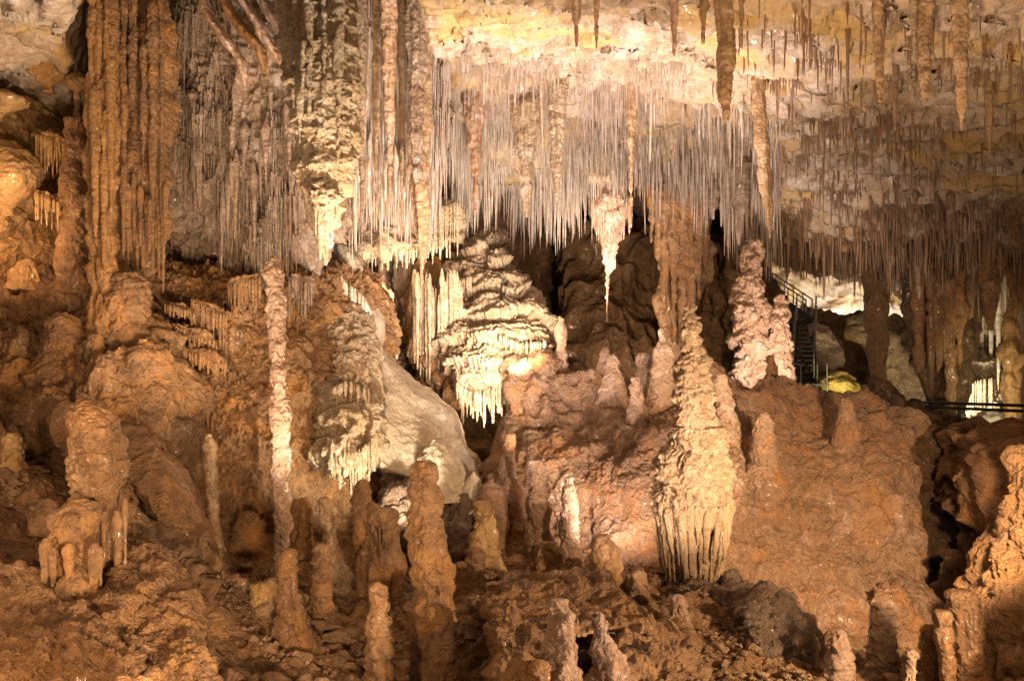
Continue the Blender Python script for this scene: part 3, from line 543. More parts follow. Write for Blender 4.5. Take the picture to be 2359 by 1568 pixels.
shelf(380,700,450,720,16,(10,26),11.3,M['brown'],'short brown dripping ledge at the upper left of the left wall stack')
shelf(425,965,480,935,12,(30,80),11.0,M['brown'],'small brown ledge with drips over a black hollow, low on the left wall')
shelf(525,655,600,640,20,(30,80),11.9,M['brown'],'brown dripping ledge under the fluted curtain beside the thin tall stalagmite')
shelf(665,640,720,650,14,(40,100),11.9,M['curtain'],'purplish dripping ledge just right of the thin tall stalagmite top')
shelf(620,690,690,720,14,(20,50),12.0,M['brown'],'pale brown dripping ledge right behind the thin tall stalagmite')
shelf(80,310,160,330,18,(30,90),12.0,M['ochre'],'pale ochre dripping ledge on the upper left wall over the yellow boulder')
shelf(80,440,140,470,14,(25,70),11.8,M['ochre'],'orange dripping ledge between the yellow boulder and the ribbed stub column')

# far right flowstones
f6 = empty('flowstone', tuple(W(2240, 960, 24))); tag(f6, 'brightly lit yellow white flowstone with long drips in the far right chamber', 'flowstone')
relief('body', cols=[(2205,880,990),(2225,835,990),(2250,822,990),(2280,830,990),(2300,870,990)], dpts=[(2200,900,24.2),(2250,830,24.6),(2290,850,24.4),(2250,980,23.4)],
       st=dict(tier=(.3,.5,.2), lump=(.2,.8), flute=(.16,4,.15), fine=(.02,8)), mat=M['cream'], parent=f6, skirt=1.5)
fringe(f6, [(2205,880),(2250,880),(2290,875)], 16, (60,90), (5,9), 23.5, M['cream'])
for i, (x, y0, y1, w, d) in enumerate([(2262,700,840,20,25),(2283,690,860,18,24.5),(2300,720,900,16,23.5),(2250,760,830,10,25),(2272,720,800,9,25.2),(2318,700,770,14,24)]):
    e = drip(None, x, y0-60, y1, w, d, M['cream']); tag(e, 'white lamplit stalactite in the far right chamber', 'stalactite', 'white stalactites of the far right chamber')
spindle('column', [(700,2325,2352),(760,2318,2345),(790,2312,2345),(820,2308,2348),(850,2312,2343),(880,2310,2340),(920,2318,2342),(945,2322,2345)], 20, dict(lump=(.10,1.6), flute=(.10,4,.5), ring=(.04,5)), M['orange'], label='ochre knobbly column before the white lit flowstone at the right edge', cat='column', ext_up=1.5, ext_down=.8)
spindle('column', [(560,2350,2400),(700,2352,2390),(950,2350,2400)], 22, dict(lump=(.1,1.6), flute=(.1,4,.5)), M['cream'], label='pale column cut by the right edge in the far chamber', cat='column', ext_up=.5, ext_down=1)
relief('boulder', cols=[(2160,990,1080),(2180,975,1090),(2230,960,1090),(2290,950,1090),(2340,965,1090),(2420,980,1090)], dpts=[(2180,1000,20),(2300,960,21),(2400,1000,20)], st=dict(lump=(.2,1), crag=(.1,2)), mat=M['grey'], label='pale rock heap behind the lower railing at the right', cat='boulder', skirt=1.5)
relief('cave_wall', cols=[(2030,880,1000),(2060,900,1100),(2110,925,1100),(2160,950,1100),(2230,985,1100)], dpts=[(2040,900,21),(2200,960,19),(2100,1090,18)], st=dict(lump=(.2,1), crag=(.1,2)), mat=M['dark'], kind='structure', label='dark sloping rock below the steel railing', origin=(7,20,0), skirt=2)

# ================================================================== BIG COLUMNS AND STALACTITES
def thing(name, label, cat, pos, group=None): return tag(empty(name, tuple(pos)), label, cat, group)
# tall hanging stalactite
t = thing('stalactite', 'huge thick cream stalactite hanging from above, ending in a bright knob and a thin tip', 'stalactite', W(748, -60, 8.5))
spindle('shaft', [(-120,660,800),(0,668,800),(100,668,805),(200,674,808),(300,690,806),(370,700,802),(410,712,798),(440,722,792),(470,724,785),(500,726,780),(540,733,766),(570,739,757),(600,745,751),(612,747,749)], 8.5,
        dict(big=(.06,1.2), lump=(.04,2.5), flute=(.06,4.5,.25), cob=(.035,5), crag=(.03,6), fine=(.02,14)), M['cream'], t, up=False, res=1.8, flat_=.8)
spindle('knob', ball(716,784,412,498), 8.28, dict(lump=(.05,4), crag=(.03,8), fine=(.015,20)), M['cream'], t)
for x, y0, y1, w in [(738,480,600,15),(752,470,612,20),(765,470,560,14),(728,450,540,10),(776,440,520,12),(718,380,470,12),(745,500,590,9)]:
    drip(t, x, y0, y1, w, 8.3, M['cream'], name='tip')
for x, y1, w, d in [(676,250,16,8.3),(690,330,16,8.1),(712,280,12,7.97),(745,230,16,7.92),(778,380,16,7.97)]:
    drip(t, x, -80, y1, w*1.6, d+.05, M['cream'], name='rib', st=dict(big=(.03,2), lump=(.02,5), flute=(.015,12,1.5), cob=(.012,10), fine=(.01,20)))
# hanging cluster lit pink
t = thing('stalactite', 'bright pinkish stalactite cluster with a ragged skirt and long point, alone over the mound', 'stalactite', W(1405, 380, 17))
spindle('shaft', [(370,1385,1425),(430,1378,1435),(455,1370,1448),(480,1370,1448),(510,1378,1436),(540,1382,1424),(570,1388,1417),(620,1391,1411),(680,1394,1404),(715,1395,1401),(742,1397,1399)], 17,
        dict(lump=(.08,2), flute=(.08,5,.3), fine=(.02,12)), M['drapery'], t, up=False, res=1.6, ext_up=1.0)
fringe(t, [(1362,455),(1380,480),(1405,490),(1430,480),(1455,460)], 24, (25,80), (6,12), 16.75, M['drapery'])
fringe(t, [(1365,445),(1405,470),(1452,448)], 14, (20,60), (8,14), 17.15, M['drapery'])
# long central stalactite
BIG = [
 ([(380,945,990),(430,948,986),(500,956,985),(560,963,981),(650,966,975),(745,969,971)], 11.5,'tan','long pale stalactite whose tip hangs lowest before the recess, right of the cream ledge'),
 ([(-60,1636,1674),(0,1645,1682),(80,1652,1690),(150,1655,1686),(220,1659,1684),(260,1663,1681),(285,1668,1673)], 8.0,'tan','flattened tan stalactite with a bright left side hanging at the top, right of centre'),
 ([(-60,2190,2228),(0,2195,2226),(100,2198,2226),(200,2204,2225),(260,2209,2222),(300,2214,2217)], 7.3,'tan','thickest orange stalactite near the top right corner, ending in a fine tip'),
 ([(-60,2105,2146),(0,2108,2145),(120,2115,2146),(180,2118,2141),(235,2126,2138)], 8.0,'tan','blunt orange stalactite left of the thickest one at the top right'),
 ([(-60,2006,2036),(0,2010,2034),(120,2017,2033),(210,2021,2033),(235,2024,2031)], 7.8,'tan','slim straight orange stalactite, third of the big ones from the right edge'),
 ([(210,1733,1760),(300,1738,1766),(400,1750,1773),(430,1752,1776),(480,1760,1782),(530,1770,1780),(548,1773,1776)], 12.4,'tan','crooked tan stalactite hanging over the knobbly lit stalagmite by the stairs'),
 ([(-60,1543,1566),(0,1546,1562),(60,1549,1560),(130,1551,1557)], 8.6,'drapery','slim brown stalactite cut off square at the top, left of the flattened tan one'),
 ([(-60,1316,1342),(0,1318,1340),(40,1321,1338),(60,1324,1332),(108,1327,1330)], 8.6,'drapery','brown stalactite with a thin point against the yellow ceiling, left one of two'),
 ([(-60,1364,1386),(0,1366,1382),(60,1369,1378),(112,1373,1375)], 8.6,'drapery','narrow brown stalactite against the yellow ceiling, right one of two'),
 ([(-60,1085-380,1108-380),(0,1612,1632),(40,1614,1628),(100,1618,1622)][1:], 8.4,'tan','small flat tan stalactite touching the frame top beside the flattened bright one'),
 ([(-60,1700,1716),(0,1702,1714),(60,1704,1712),(110,1706,1709)], 8.6,'tan','thin tan stalactite just right of the flattened bright one'),
 ([(-60,2096,2118),(0,2098,2114),(60,2101,2111),(145,2106,2108)], 7.9,'cream','thin beaded cream stalactite left of the blunt orange one'),
 ([(150,2265,2290),(250,2270,2286),(330,2276,2282),(360,2278,2280)], 11,'tan','thin brown stalactite alone at the right below the thickest orange one'),
 ([(120,2055,2072),(200,2057,2068),(300,2061,2063)], 10.5,'straw_warm','faint pale stalactite under the slim orange ones at upper right'),
 ([(270,1072,1112),(300,1078,1108),(360,1088,1104),(440,1090,1102),(490,1094,1098)], 13.6,'drapery','broad pale pendant in the straws, leftmost of the three thick ones'),
 ([(250,1180,1245),(300,1190,1236),(380,1196,1226),(440,1202,1220),(500,1208,1214)], 13.6,'cream','greenish cream pendant in the middle of the straws, its tip the lowest'),
 ([(170,1262,1306),(250,1266,1300),(340,1270,1296),(420,1276,1290),(465,1281,1285)], 13.3,'cream','long pale pendant in the straws right of the greenish cream one'),
 ([(190,1436,1470),(260,1440,1466),(340,1446,1462),(430,1450,1458),(475,1453,1456)], 13.3,'tan','tan orange pendant in the straws above the bright pinkish cluster'),
 ([(150,1236,1256),(230,1240,1254),(330,1246,1250)], 13.0,'tan','dark brown blade hanging in the straws, just left of the long pale pendant'),
 ([(420,1680,1725),(470,1690,1716),(520,1696,1708),(565,1700,1703)], 15.5,'curtain','ragged brown pendant on the ceiling rim left of the crooked tan stalactite'),
 ([(440,1630,1656),(480,1636,1650),(505,1641,1645)], 16.5,'curtain','small ragged pendant on the ceiling rim above the brown fluted cluster'),
 ([(-90,820,850),(100,822,848),(250,826,842),(400,830,838),(560,833,835)], 10.6,'curtain','long straight pale stalactite nearest to the huge thick one'),
 ([(-90,880,915),(100,882,912),(250,890,908),(350,893,904),(470,897,899)], 10.9,'drapery','long banded stalactite in the middle of the pale curtain'),
 ([(-90,935,985),(60,940,980),(200,944,976),(330,948,972),(420,952,968)], 11.0,'curtain','thick ribbed column of the pale curtain left of the yellow ceiling'),
 ([(-90,855,876),(100,858,874),(300,862,872),(520,866,868)], 11.2,'tan','slender tan stalactite in the pale curtain, second from the huge one'),
 ([(-90,916,934),(150,918,932),(350,922,930),(540,925,927)], 11.3,'tan','slender orange streaked stalactite at the middle right of the pale curtain'),
]
for out, D, mt, lab in BIG:
    up = 0.0
    if out[0][0] > -20:
        zz = float(ceil_z(np.array((out[0][1]+out[0][2])/2-PW/2)/PW*KX*D, np.array(D))); z0 = CZ+(PH/2-out[0][0])/PW*KX*D; up = max(0, zz-z0+.15)
    else: up = 1.2
    w = (out[0][2]-out[0][1])/PW*KX*D
    spindle('stalactite', out, D, dict(lump=(w*.10, 4), flute=(w*.10, 12, .6), ring=(w*.04, 14), fine=(.006,20)), M[mt], None, lab, 'stalactite', up=False, ext_up=up, res=1.8)
# diagonal draperies at the upper left
def drapery(pts, w, D, mat, label):
    a = np.array(pts, float); t = np.linspace(0, 1, 14); x = np.interp(t, np.linspace(0, 1, len(a)), a[:, 0]); y = np.interp(t, np.linspace(0, 1, len(a)), a[:, 1])
    ww = w*(.55+.45*np.sin(np.pi*(.15+.8*t)))*(1-.85*sm(.85, 1, t))
    return spindle('drapery', [(yy, xx-q*.5, xx+q*.5) for xx, yy, q in zip(x, y, ww)], D, dict(lump=(.02,4), flute=(.015,12,3.), tier2=(.01,8,.1), fine=(.006,20)), mat, None, label, 'drapery', up=False, flat_=3.0, res=1.8)
drapery([(455,-60),(480,40),(520,90),(556,140),(566,200)], 22, 11.3, M['drapery'], 'leftmost orange banded drapery slanting across the upper left ceiling')
drapery([(490,-60),(530,30),(570,80),(600,110),(610,170)], 26, 11.1, M['orange'], 'second orange banded drapery from the left, slanting at the upper left')
drapery([(530,-60),(565,10),(600,60),(628,110),(645,150)], 22, 10.9, M['drapery'], 'third slanting drapery, pale with an orange rim, left of the huge stalactite')
drapery([(580,-60),(610,10),(640,60),(655,110)], 24, 10.7, M['curtain'], 'shortest slanting drapery, nearest to the huge stalactite')

# left columns
CST = dict(big=(.06,1.3), lump=(.05,2.2), flute=(.10,7,.30), ring=(.012,7), tier2=(.015,4,.4), fine=(.015,12))
RIB = dict(big=(.03,1.5), lump=(.025,3), flute=(.02,12,.6), ring=(.01,10), fine=(.01,18))
t = thing('column', 'narrow bright orange fluted column reaching from above down to the knobbly left slope', 'column', W(235, 690, 11))
spindle('shaft', [(-80,203,262),(0,205,262),(150,206,258),(230,208,262),(300,210,268),(350,206,266),(450,205,262),(560,208,262),(640,208,264),(700,208,266)], 11, CST, M['orange'], t, ext_down=.7, res=1.8)
for x, y0, y1, w in [(212,-80,330,12),(225,-80,250,14),(245,-80,400,14),(255,100,520,12),(220,200,560,14),(240,260,640,12),(208,60,300,9)]:
    drip(t, x, y0, y1, w*1.5, 10.78, M['orange'], name='rib', st=RIB)
t = thing('column', 'broad brown ribbed column beside the narrow orange one, its foot splitting into hanging points', 'column', W(315, 600, 11.7))
spindle('shaft', [(-80,252,384),(0,255,382),(120,262,380),(250,262,378),(330,266,376),(450,262,374),(520,266,366),(590,275,350),(640,285,330)], 11.7, dict(big=(.08,1.2), lump=(.10,1.8), flute=(.10,5,.25), knob=(.03,6), fine=(.015,12)), M['wall'], t, res=1.8, flat_=.7, up=False)
for x in range(262, 382, 7):
    y0 = random.uniform(380, 470); drip(t, x+random.uniform(-3,3), y0, random.uniform(560, 680), random.uniform(10, 18), 11.25+random.uniform(-.08,.12), M['wall'])
for x, y0, y1, w in [(270,-80,300,16),(285,-80,420,14),(305,-80,240,18),(330,100,420,16),(352,0,460,18),(372,-80,520,10)]:
    drip(t, x, y0, y1, w*1.5, 11.25, M['wall'], name='rib', st=RIB)
spindle('column', [(380,150,195),(440,140,205),(480,138,208),(540,136,210),(600,132,212),(650,128,218)], 11.9, dict(lump=(.05,2), tier2=(.04,4,.2), knob=(.04,6), fine=(.015,12)), M['wall'], label='ribbed stub column between the yellow boulder and the narrow orange column', cat='column', ext_down=.4, ext_up=.6)
# brown cluster at right of centre
t = thing('column', 'brown fluted column cluster hanging behind the great lit stalagmite', 'column', W(1570, 800, 19))
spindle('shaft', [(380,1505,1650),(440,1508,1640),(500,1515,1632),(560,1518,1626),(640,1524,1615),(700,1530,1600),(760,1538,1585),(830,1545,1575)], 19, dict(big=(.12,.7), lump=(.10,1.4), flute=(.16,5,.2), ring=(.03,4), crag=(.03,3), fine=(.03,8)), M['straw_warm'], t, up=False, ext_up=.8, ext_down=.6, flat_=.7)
for x, y0, y1, w in [(1515,430,600,22),(1530,430,700,20),(1550,430,790,26),(1572,430,800,24),(1592,430,760,22),(1610,430,700,20),(1625,430,620,18),(1600,560,690,14),(1500,420,560,14)]:
    drip(t, x, y0, y1, w*1.3, 18.55, M['wall'], name='rib', st=dict(big=(.06,1), lump=(.05,1.8), flute=(.05,6,.3), ring=(.03,5), fine=(.02,9)))
# far columns at right
def fcol(out, D, mat, lab, up=True, **k): return spindle('column', out, D, dict(lump=(.05,1.2), flute=(.05,3,.25), fine=(.02,8)), mat, None, lab, 'column', ext_down=1.0 if up else 0, ext_up=.8, up=up, **k)
fcol([(590,1985,2050),(660,1994,2046),(740,1998,2040),(850,2003,2036),(935,2003,2042)], 23, M['wall'], 'straight dark column standing between the two bright openings')
t = thing('column', 'bundle of brown orange hanging columns right of the straight dark column', 'column', W(2170, 590, 21))
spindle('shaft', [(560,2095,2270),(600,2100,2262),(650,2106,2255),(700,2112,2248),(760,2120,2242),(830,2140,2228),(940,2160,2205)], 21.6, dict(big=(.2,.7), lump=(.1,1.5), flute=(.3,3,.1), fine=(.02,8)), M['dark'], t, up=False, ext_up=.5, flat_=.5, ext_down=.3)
for x, y0, y1, w, mm in [(2118,600,860,30,'wall'),(2145,620,900,14,'wall'),(2162,640,860,20,'wall'),(2190,650,940,30,'brown'),(2212,640,850,26,'orange'),(2232,620,740,22,'wall'),(2175,600,820,14,'brown')]:
    drip(t, x, y0-30, y1, w*1.5, 20.9, M[mm], name='hanging_column', st=dict(big=(.06,1), lump=(.06,1.8), flute=(.10,4.5,.2), ring=(.03,5), fine=(.02,9)))
fcol([(560,2240,2330),(640,2255,2300),(700,2270,2290),(760,2276,2284)], 19, M['wall'], 'short dark pendant mass before the far right chamber', up=False)
for x0, x1, y0, y1, D, lab in [(1872,1888,735,800,27.5,'thin dark stalagmite on the ledge beside the steel stairs')]:
    spindle('stalagmite', egg(x0, x1, y0, y1), D, STG, M['dark'], label=lab, cat='stalagmite', ext_down=.6)
relief('boulder', cols=[(1868,745,850),(1890,755,860),(1915,775,840),(1945,790,800)], dpts=[(1890,780,27.2)], st=dict(lump=(.2,1), crag=(.1,2)), mat=M['pinkish'], label='pale rock face just right of the steel stairs', cat='boulder', skirt=.8)
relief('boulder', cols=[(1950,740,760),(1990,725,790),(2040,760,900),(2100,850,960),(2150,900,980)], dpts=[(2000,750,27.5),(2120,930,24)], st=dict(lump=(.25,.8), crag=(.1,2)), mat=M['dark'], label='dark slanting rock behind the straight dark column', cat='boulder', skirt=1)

# ================================================================== STALAGMITES
GI = thing('stalagmite', 'great lit cream stalagmite with tiered neck, swollen belly and fluted skirt, right of centre', 'stalagmite', W(1600, 1355, 10))
spindle('neck', [(695,1583,1592),(703,1578,1599),(730,1575,1604),(780,1573,1616),(830,1566,1631),(870,1559,1639),(895,1563,1641),(930,1556,1645),(960,1553,1650),(985,1558,1655),(1000,1552,1660),(1030,1548,1664)], 10,
        dict(tier=(.065,2.7,.10), tier2=(.04,8,.28), lump=(.03,3), fine=(.014,18)), M['giant'], GI, res=1.5)
spindle('belly', [(985,1554,1656),(1010,1543,1664),(1040,1528,1674),(1080,1515,1683),(1120,1508,1685),(1150,1503,1682),(1175,1506,1680),(1195,1530,1660),(1225,1548,1645),(1300,1558,1636),(1350,1555,1640)], 10,
        dict(tier=(.08,2.3,.14), tier2=(.05,7,.3), lump=(.05,2.5), fine=(.014,18)), M['giant'], GI, res=1.5)
R_g = random.Random(3)
def ring_drips(parent, cx, rx, D, y0, ly, n, w, mat, front=True):
    for i in range(n):
        a = math.pi*(1 + (i+.5)/n) + R_g.uniform(-.05, .05) if front else 2*math.pi*i/n
        x = cx + rx*math.cos(a); d = D + rx/PW*KX*D*.85*math.sin(a)
        yy = PH/2 + (y0 + R_g.uniform(-8, 8) - PH/2)*D/d; xx = PW/2 + (x-PW/2)*D/d
        drip(parent, xx, yy, yy + R_g.uniform(*ly), R_g.uniform(*w), d, mat, bend=-math.cos(a)*R_g.uniform(8, 26))
ring_drips(GI, 1596, 88, 10, 1160, (50,180), 30, (9,24), M['giant'])
ring_drips(GI, 1596, 78, 10, 1215, (50,130), 26, (8,20), M['giant'])
ring_drips(GI, 1598, 66, 10, 1275, (40,75), 22, (9,16), M['giant'])

def sg(out, D, mat, label, st=STG, ext=.9, **k):
    o = list(out); y, l, r = o[-1]; c = (l+r)/2; w = (r-l)/2; o += [(y+14, c-w*1.12, c+w*1.12), (y+34, c-w*1.4, c+w*1.4), (y+55, c-w*1.8, c+w*1.8)]     # base flaring into the floor
    return spindle('stalagmite', o, D, st, M[mat], label=label, cat='stalagmite', ext_down=ext, **k)
sg([(553,1728,1742),(560,1718,1752),(575,1712,1757),(600,1716,1757),(625,1715,1750),(650,1705,1755),(700,1696,1764),(750,1691,1767),(800,1689,1770),(850,1687,1777),(900,1682,1785)], 17, 'pinkish', 'tall knobbly stalagmite with a square head, lit pink, left of the steel stairs', dict(tier=(.12,1.6,.12), tier2=(.06,4.5,.3), lump=(.08,1.8), fine=(.02,10)), res=1.5, ext=1.8)
sg([(678,1796,1804),(690,1789,1810),(720,1786,1812),(760,1781,1816),(800,1774,1821),(850,1766,1824),(900,1755,1826)], 16.8, 'pinkish', 'slimmer knobbly stalagmite joined to the right of the square headed one', dict(tier=(.08,1.9,.2), tier2=(.05,5,.3), lump=(.05,2), fine=(.02,10)), res=1.5, ext=1.8)
sg([(818,1771,1781),(830,1767,1785),(860,1764,1787),(900,1757,1792)], 14, 'mound', 'small plain brown stalagmite on the crest in front of the two pink lit ones')
TT = thing('stalagmite', 'thin very tall stalagmite with a pale lit right side and a smooth rounded cap', 'stalagmite', W(648, 1300, 9.5))
spindle('shaft', [(588,620,636),(596,612,643),(610,609,649),(640,611,655),(700,614,659),(760,619,656),(820,620,655),(870,622,658),(900,628,662),(940,625,666),(980,620,668),(1010,625,661),(1050,630,669),(1100,625,666),(1150,630,669),(1200,632,669),(1250,630,669),(1290,625,680)], 9.5, dict(lump=(.03,3.5), ring=(.018,9), tier2=(.018,5,.2), knob=(.01,10), fine=(.01,18)), M['pinkish'], TT, res=1.5, ext_down=.6)
B5 = thing('stalagmite', 'big rounded brown stalagmite in the left foreground with a lower dripping lobe', 'stalagmite', W(220, 1400, 7))
spindle('shaft', [(910,190,225),(916,176,238),(925,168,247),(945,166,252),(960,169,259),(990,167,272),(1020,163,282),(1060,158,288),(1110,160,289),(1160,158,286),(1220,152,285),(1280,150,288),(1340,145,292),(1410,140,294)], 7, dict(big=(.04,1.5), lump=(.05,2.6), crag=(.03,4), fine=(.012,18)), M['wall'], B5, res=1.6, ext_down=.2)
spindle('lobe', [(1148,160,188),(1158,138,212),(1180,122,228),(1210,112,233),(1245,108,232),(1275,104,225),(1320,108,228),(1360,122,236),(1400,135,232)], 6.65, dict(big=(.04,1.6), lump=(.05,3), crag=(.02,5), fine=(.010,20)), M['wall'], B5, res=1.6, ext_down=.1)
for x, y0, y1, w in [(106,1245,1410,26),(122,1262,1385,20),(160,1255,1350,24),(218,1255,1390,26),(232,1280,1350,14),(240,1180,1300,14),(270,1180,1400,16),(288,1150,1420,10)]:
    drip(B5, x, y0, y1, w*1.4, 6.45 if x < 235 else 6.78, M['wall'], name='rib')
spindle('foot', ball(128,236,1300,1412), 6.5, dict(lump=(.04,3), fine=(.012,18)), M['wall'], B5)
B7 = thing('stalagmite', 'tall banded brown stalagmite with a smooth dome top standing in the centre foreground', 'stalagmite', W(998, 1600, 7))
spindle('shaft', [(1060,972,984),(1064,962,996),(1075,956,1003),(1100,952,1008),(1150,948,1012),(1185,946,1015),(1200,942,1018),(1235,939,1022),(1270,938,1030),(1285,948,1038),(1300,954,1041),(1340,956,1043),(1380,950,1044),(1400,948,1038)], 7,
        dict(lump=(.03,3.2), tier2=(.028,5,.18), ring=(.010,16), knob=(.014,12), fine=(.010,20)), M['wall'], B7, res=1.5, ext_down=.05)
spindle('base', [(1385,946,1042),(1400,944,1048),(1440,945,1047),(1470,943,1048),(1500,948,1044),(1568,950,1048),(1640,948,1056)], 7, dict(lump=(.04,3.2), tier2=(.03,5,.18), flute=(.03,8,.6), fine=(.010,20)), M['wall'], B7, res=1.5, ext_down=.2)
MU = thing('stalagmite', 'mushroom shaped dark brown stalagmite with a drooping cap left of the banded one', 'stalagmite', W(880, 1400, 9.2))
spindle('cap', [(1170,868,898),(1176,855,912),(1188,848,919),(1202,846,920),(1216,852,916),(1224,862,905)], 9.2, dict(lump=(.03,3), fine=(.01,16)), M['wall'], MU)
spindle('stem', [(1205,856,912),(1250,845,916),(1300,838,918),(1350,832,920),(1400,828,926)], 9.25, dict(lump=(.04,3), flute=(.05,8,.4), fine=(.01,16)), M['wall'], MU, ext_down=.3)
ring_drips(MU, 883, 33, 9.2, 1214, (40,95), 12, (8,14), M['wall'])
sg([(998,479,488),(1005,473,494),(1050,471,498),(1100,473,500),(1150,477,503),(1200,480,508),(1250,480,515),(1290,474,528)], 10, 'giant', 'slim pale stalagmite standing before the left wall by a dark hollow', STG_S)
sg([(1103,829,843),(1112,821,851),(1150,815,858),(1172,812,874),(1230,812,878),(1300,820,888),(1350,828,900)], 9.9, 'wall', 'rounded brown stalagmite just behind the mushroom shaped one')
sg([(1340,863,876),(1350,854,887),(1400,850,893),(1450,849,900),(1500,850,905),(1570,850,912)], 6.5, 'wall', 'knobbly dark brown stalagmite left of the banded one, at the bottom')
sg([(1263,657,672),(1273,646,681),(1310,643,682),(1350,642,686),(1400,639,700),(1440,636,716)], 7.5, 'wall', 'smooth brown cone stalagmite at the foot of the thin very tall one')
sg([(1146,743,757),(1152,735,764),(1175,733,765),(1200,738,768),(1240,742,776),(1275,738,788)], 9.5, 'giant', 'short pale lit stalagmite leaning slightly, between the thin tall one and the mushroom', STG_S)
sg([(1253,733,746),(1262,725,755),(1300,722,760),(1350,722,765),(1400,722,772)], 8.3, 'wall', 'plain brown finger stalagmite in front of the short pale lit one')
sg([(1145,693,706),(1151,688,714),(1200,685,718),(1245,683,724)], 10.9, 'orange', 'stubby orange brown stalagmite right behind the thin tall one', STG_S)
sg([(1150,676,690),(1160,670,695),(1200,665,697),(1245,660,702)], 11.1, 'brown', 'second stubby stalagmite partly hidden by the thin tall one', STG_S)
sg([(1177,564,585),(1188,552,597),(1210,547,604),(1235,540,612),(1262,530,625)], 10.6, 'wall', 'blunt cone stalagmite between the slim pale one and the thin tall one')
sg([(1325,531,550),(1333,519,562),(1355,511,569),(1390,505,575)], 8.4, 'wall', 'low dome stalagmite left of the round boulder shaped one')
sg([(1342,594,622),(1350,582,634),(1375,577,640),(1400,578,641),(1415,584,636)], 8.0, 'ochre', 'round boulder shaped stalagmite left of the smooth brown cone')
sg([(1155,1104,1120),(1163,1098,1130),(1200,1096,1137),(1235,1090,1143),(1290,1082,1152)], 9.6, 'ochre', 'orange capped stalagmite between the banded one and the mound')
sg([(1262,1088,1105),(1273,1079,1115),(1300,1078,1118),(1345,1078,1121)], 8.9, 'wall', 'leaf shaped brown stalagmite in front of the orange capped one')
sg([(1315,1119,1140),(1328,1109,1150),(1365,1103,1156)], 8.4, 'wall', 'little dome stalagmite at the left end of the flat slab')
sg([(1295,1060,1075),(1305,1052,1082),(1350,1048,1086)], 9.4, 'wall', 'low stub stalagmite right behind the banded one')
sg([(1232,1383,1401),(1243,1371,1412),(1280,1366,1430),(1330,1364,1440),(1375,1360,1442)], 9, 'wall', 'broad brown cone stalagmite with a round tip on the rubble before the mound')
sg([(1313,1463,1482),(1328,1450,1492),(1365,1445,1498),(1405,1448,1500)], 8.8, 'wall', 'squat brown stalagmite just left of the great lit one')
sg([(1247,1246,1274),(1258,1231,1290),(1285,1226,1297),(1335,1208,1305)], 9.6, 'wall', 'wide double domed brown stalagmite at the left foot of the mound')
sg([(1283,1313,1328),(1291,1301,1338),(1310,1298,1342),(1335,1300,1345)], 9.3, 'wall', 'ball shaped brown stalagmite right of the wide double domed one')
sg([(1382,1276,1298),(1390,1268,1307),(1405,1266,1310),(1440,1266,1318),(1480,1258,1326),(1530,1256,1331),(1600,1256,1338)], 5.8, 'pinkish', 'lit fluted stalagmite with a bent cap, left one of the lit pair at bottom centre', dict(lump=(.03,4), flute=(.02,10,.6), ring=(.01,14), fine=(.01,22)), res=1.6)
sg([(1408,1373,1388),(1418,1363,1397),(1450,1362,1401),(1490,1366,1412),(1530,1360,1440),(1600,1340,1480)], 6.0, 'pinkish', 'lit ringed stalagmite widening into a wet base, right one of the lit pair', dict(lump=(.03,4), ring=(.014,16), crag=(.02,6), fine=(.01,22)), res=1.6)
sg([(1382,1170,1181),(1392,1161,1190),(1430,1156,1198),(1490,1148,1212)], 6.6, 'wall', 'small pointed brown stalagmite with one bright flank on the rubble')
sg([(1498,1192,1215),(1510,1175,1232),(1560,1165,1246),(1620,1165,1250)], 5.6, 'wall', 'lumpy low stalagmite at the bottom edge right of the banded one')
sg([(1520,1250-25,1250-5),(1535,1218,1256),(1600,1212,1262)], 5.5, 'wall', 'second lumpy low stalagmite at the bottom edge beside the lit pair')
sg([(1383,2023,2045),(1390,2013,2057),(1440,2005,2063),(1500,1998,2066),(1545,1994,2072)], 8, 'pinkish', 'pinkish beehive stalagmite at the foot of the mound in the lower right')
GH = thing('stalagmite', 'ghost shaped stalagmite with a round head and shoulders in the lower right corner', 'stalagmite', W(2225, 1590, 7))
spindle('body', [(1360,2203,2226),(1368,2192,2236),(1385,2189,2239),(1402,2186,2240),(1418,2178,2256),(1440,2176,2268),(1500,2176,2272),(1560,2178,2274),(1610,2178,2278)], 7, dict(lump=(.03,3), flute=(.025,7,.4), fine=(.010,20)), M['wall'], GH, res=1.6)
spindle('shoulder', [(1407,2162,2182),(1418,2155,2190),(1460,2158,2195),(1520,2166,2200),(1590,2172,2204)], 6.85, dict(lump=(.02,3), flute=(.02,7,.4), fine=(.01,20)), M['wall'], GH)
sg([(1440,2134,2149),(1450,2128,2154),(1500,2125,2156),(1565,2128,2162)], 7.3, 'wall', 'small brown stalagmite touching the left of the ghost shaped one')
sg([(1497,2086,2101),(1506,2079,2111),(1522,2080,2110),(1532,2084,2107),(1568,2077,2113),(1620,2072,2118)], 6.3, 'pinkish', 'little peg stalagmite with a round head at the bottom right')
sg([(1450,1926,1941),(1460,1916,1950),(1500,1912,1955),(1550,1906,1962)], 7.5, 'pinkish', 'short lit stalagmite left of the pinkish beehive one')
sg([(1370,1552,1568),(1380,1544,1577),(1410,1545,1584),(1440,1545,1590)], 8.3, 'pinkish', 'tiny pink lit stalagmite on the dark boulder heap')
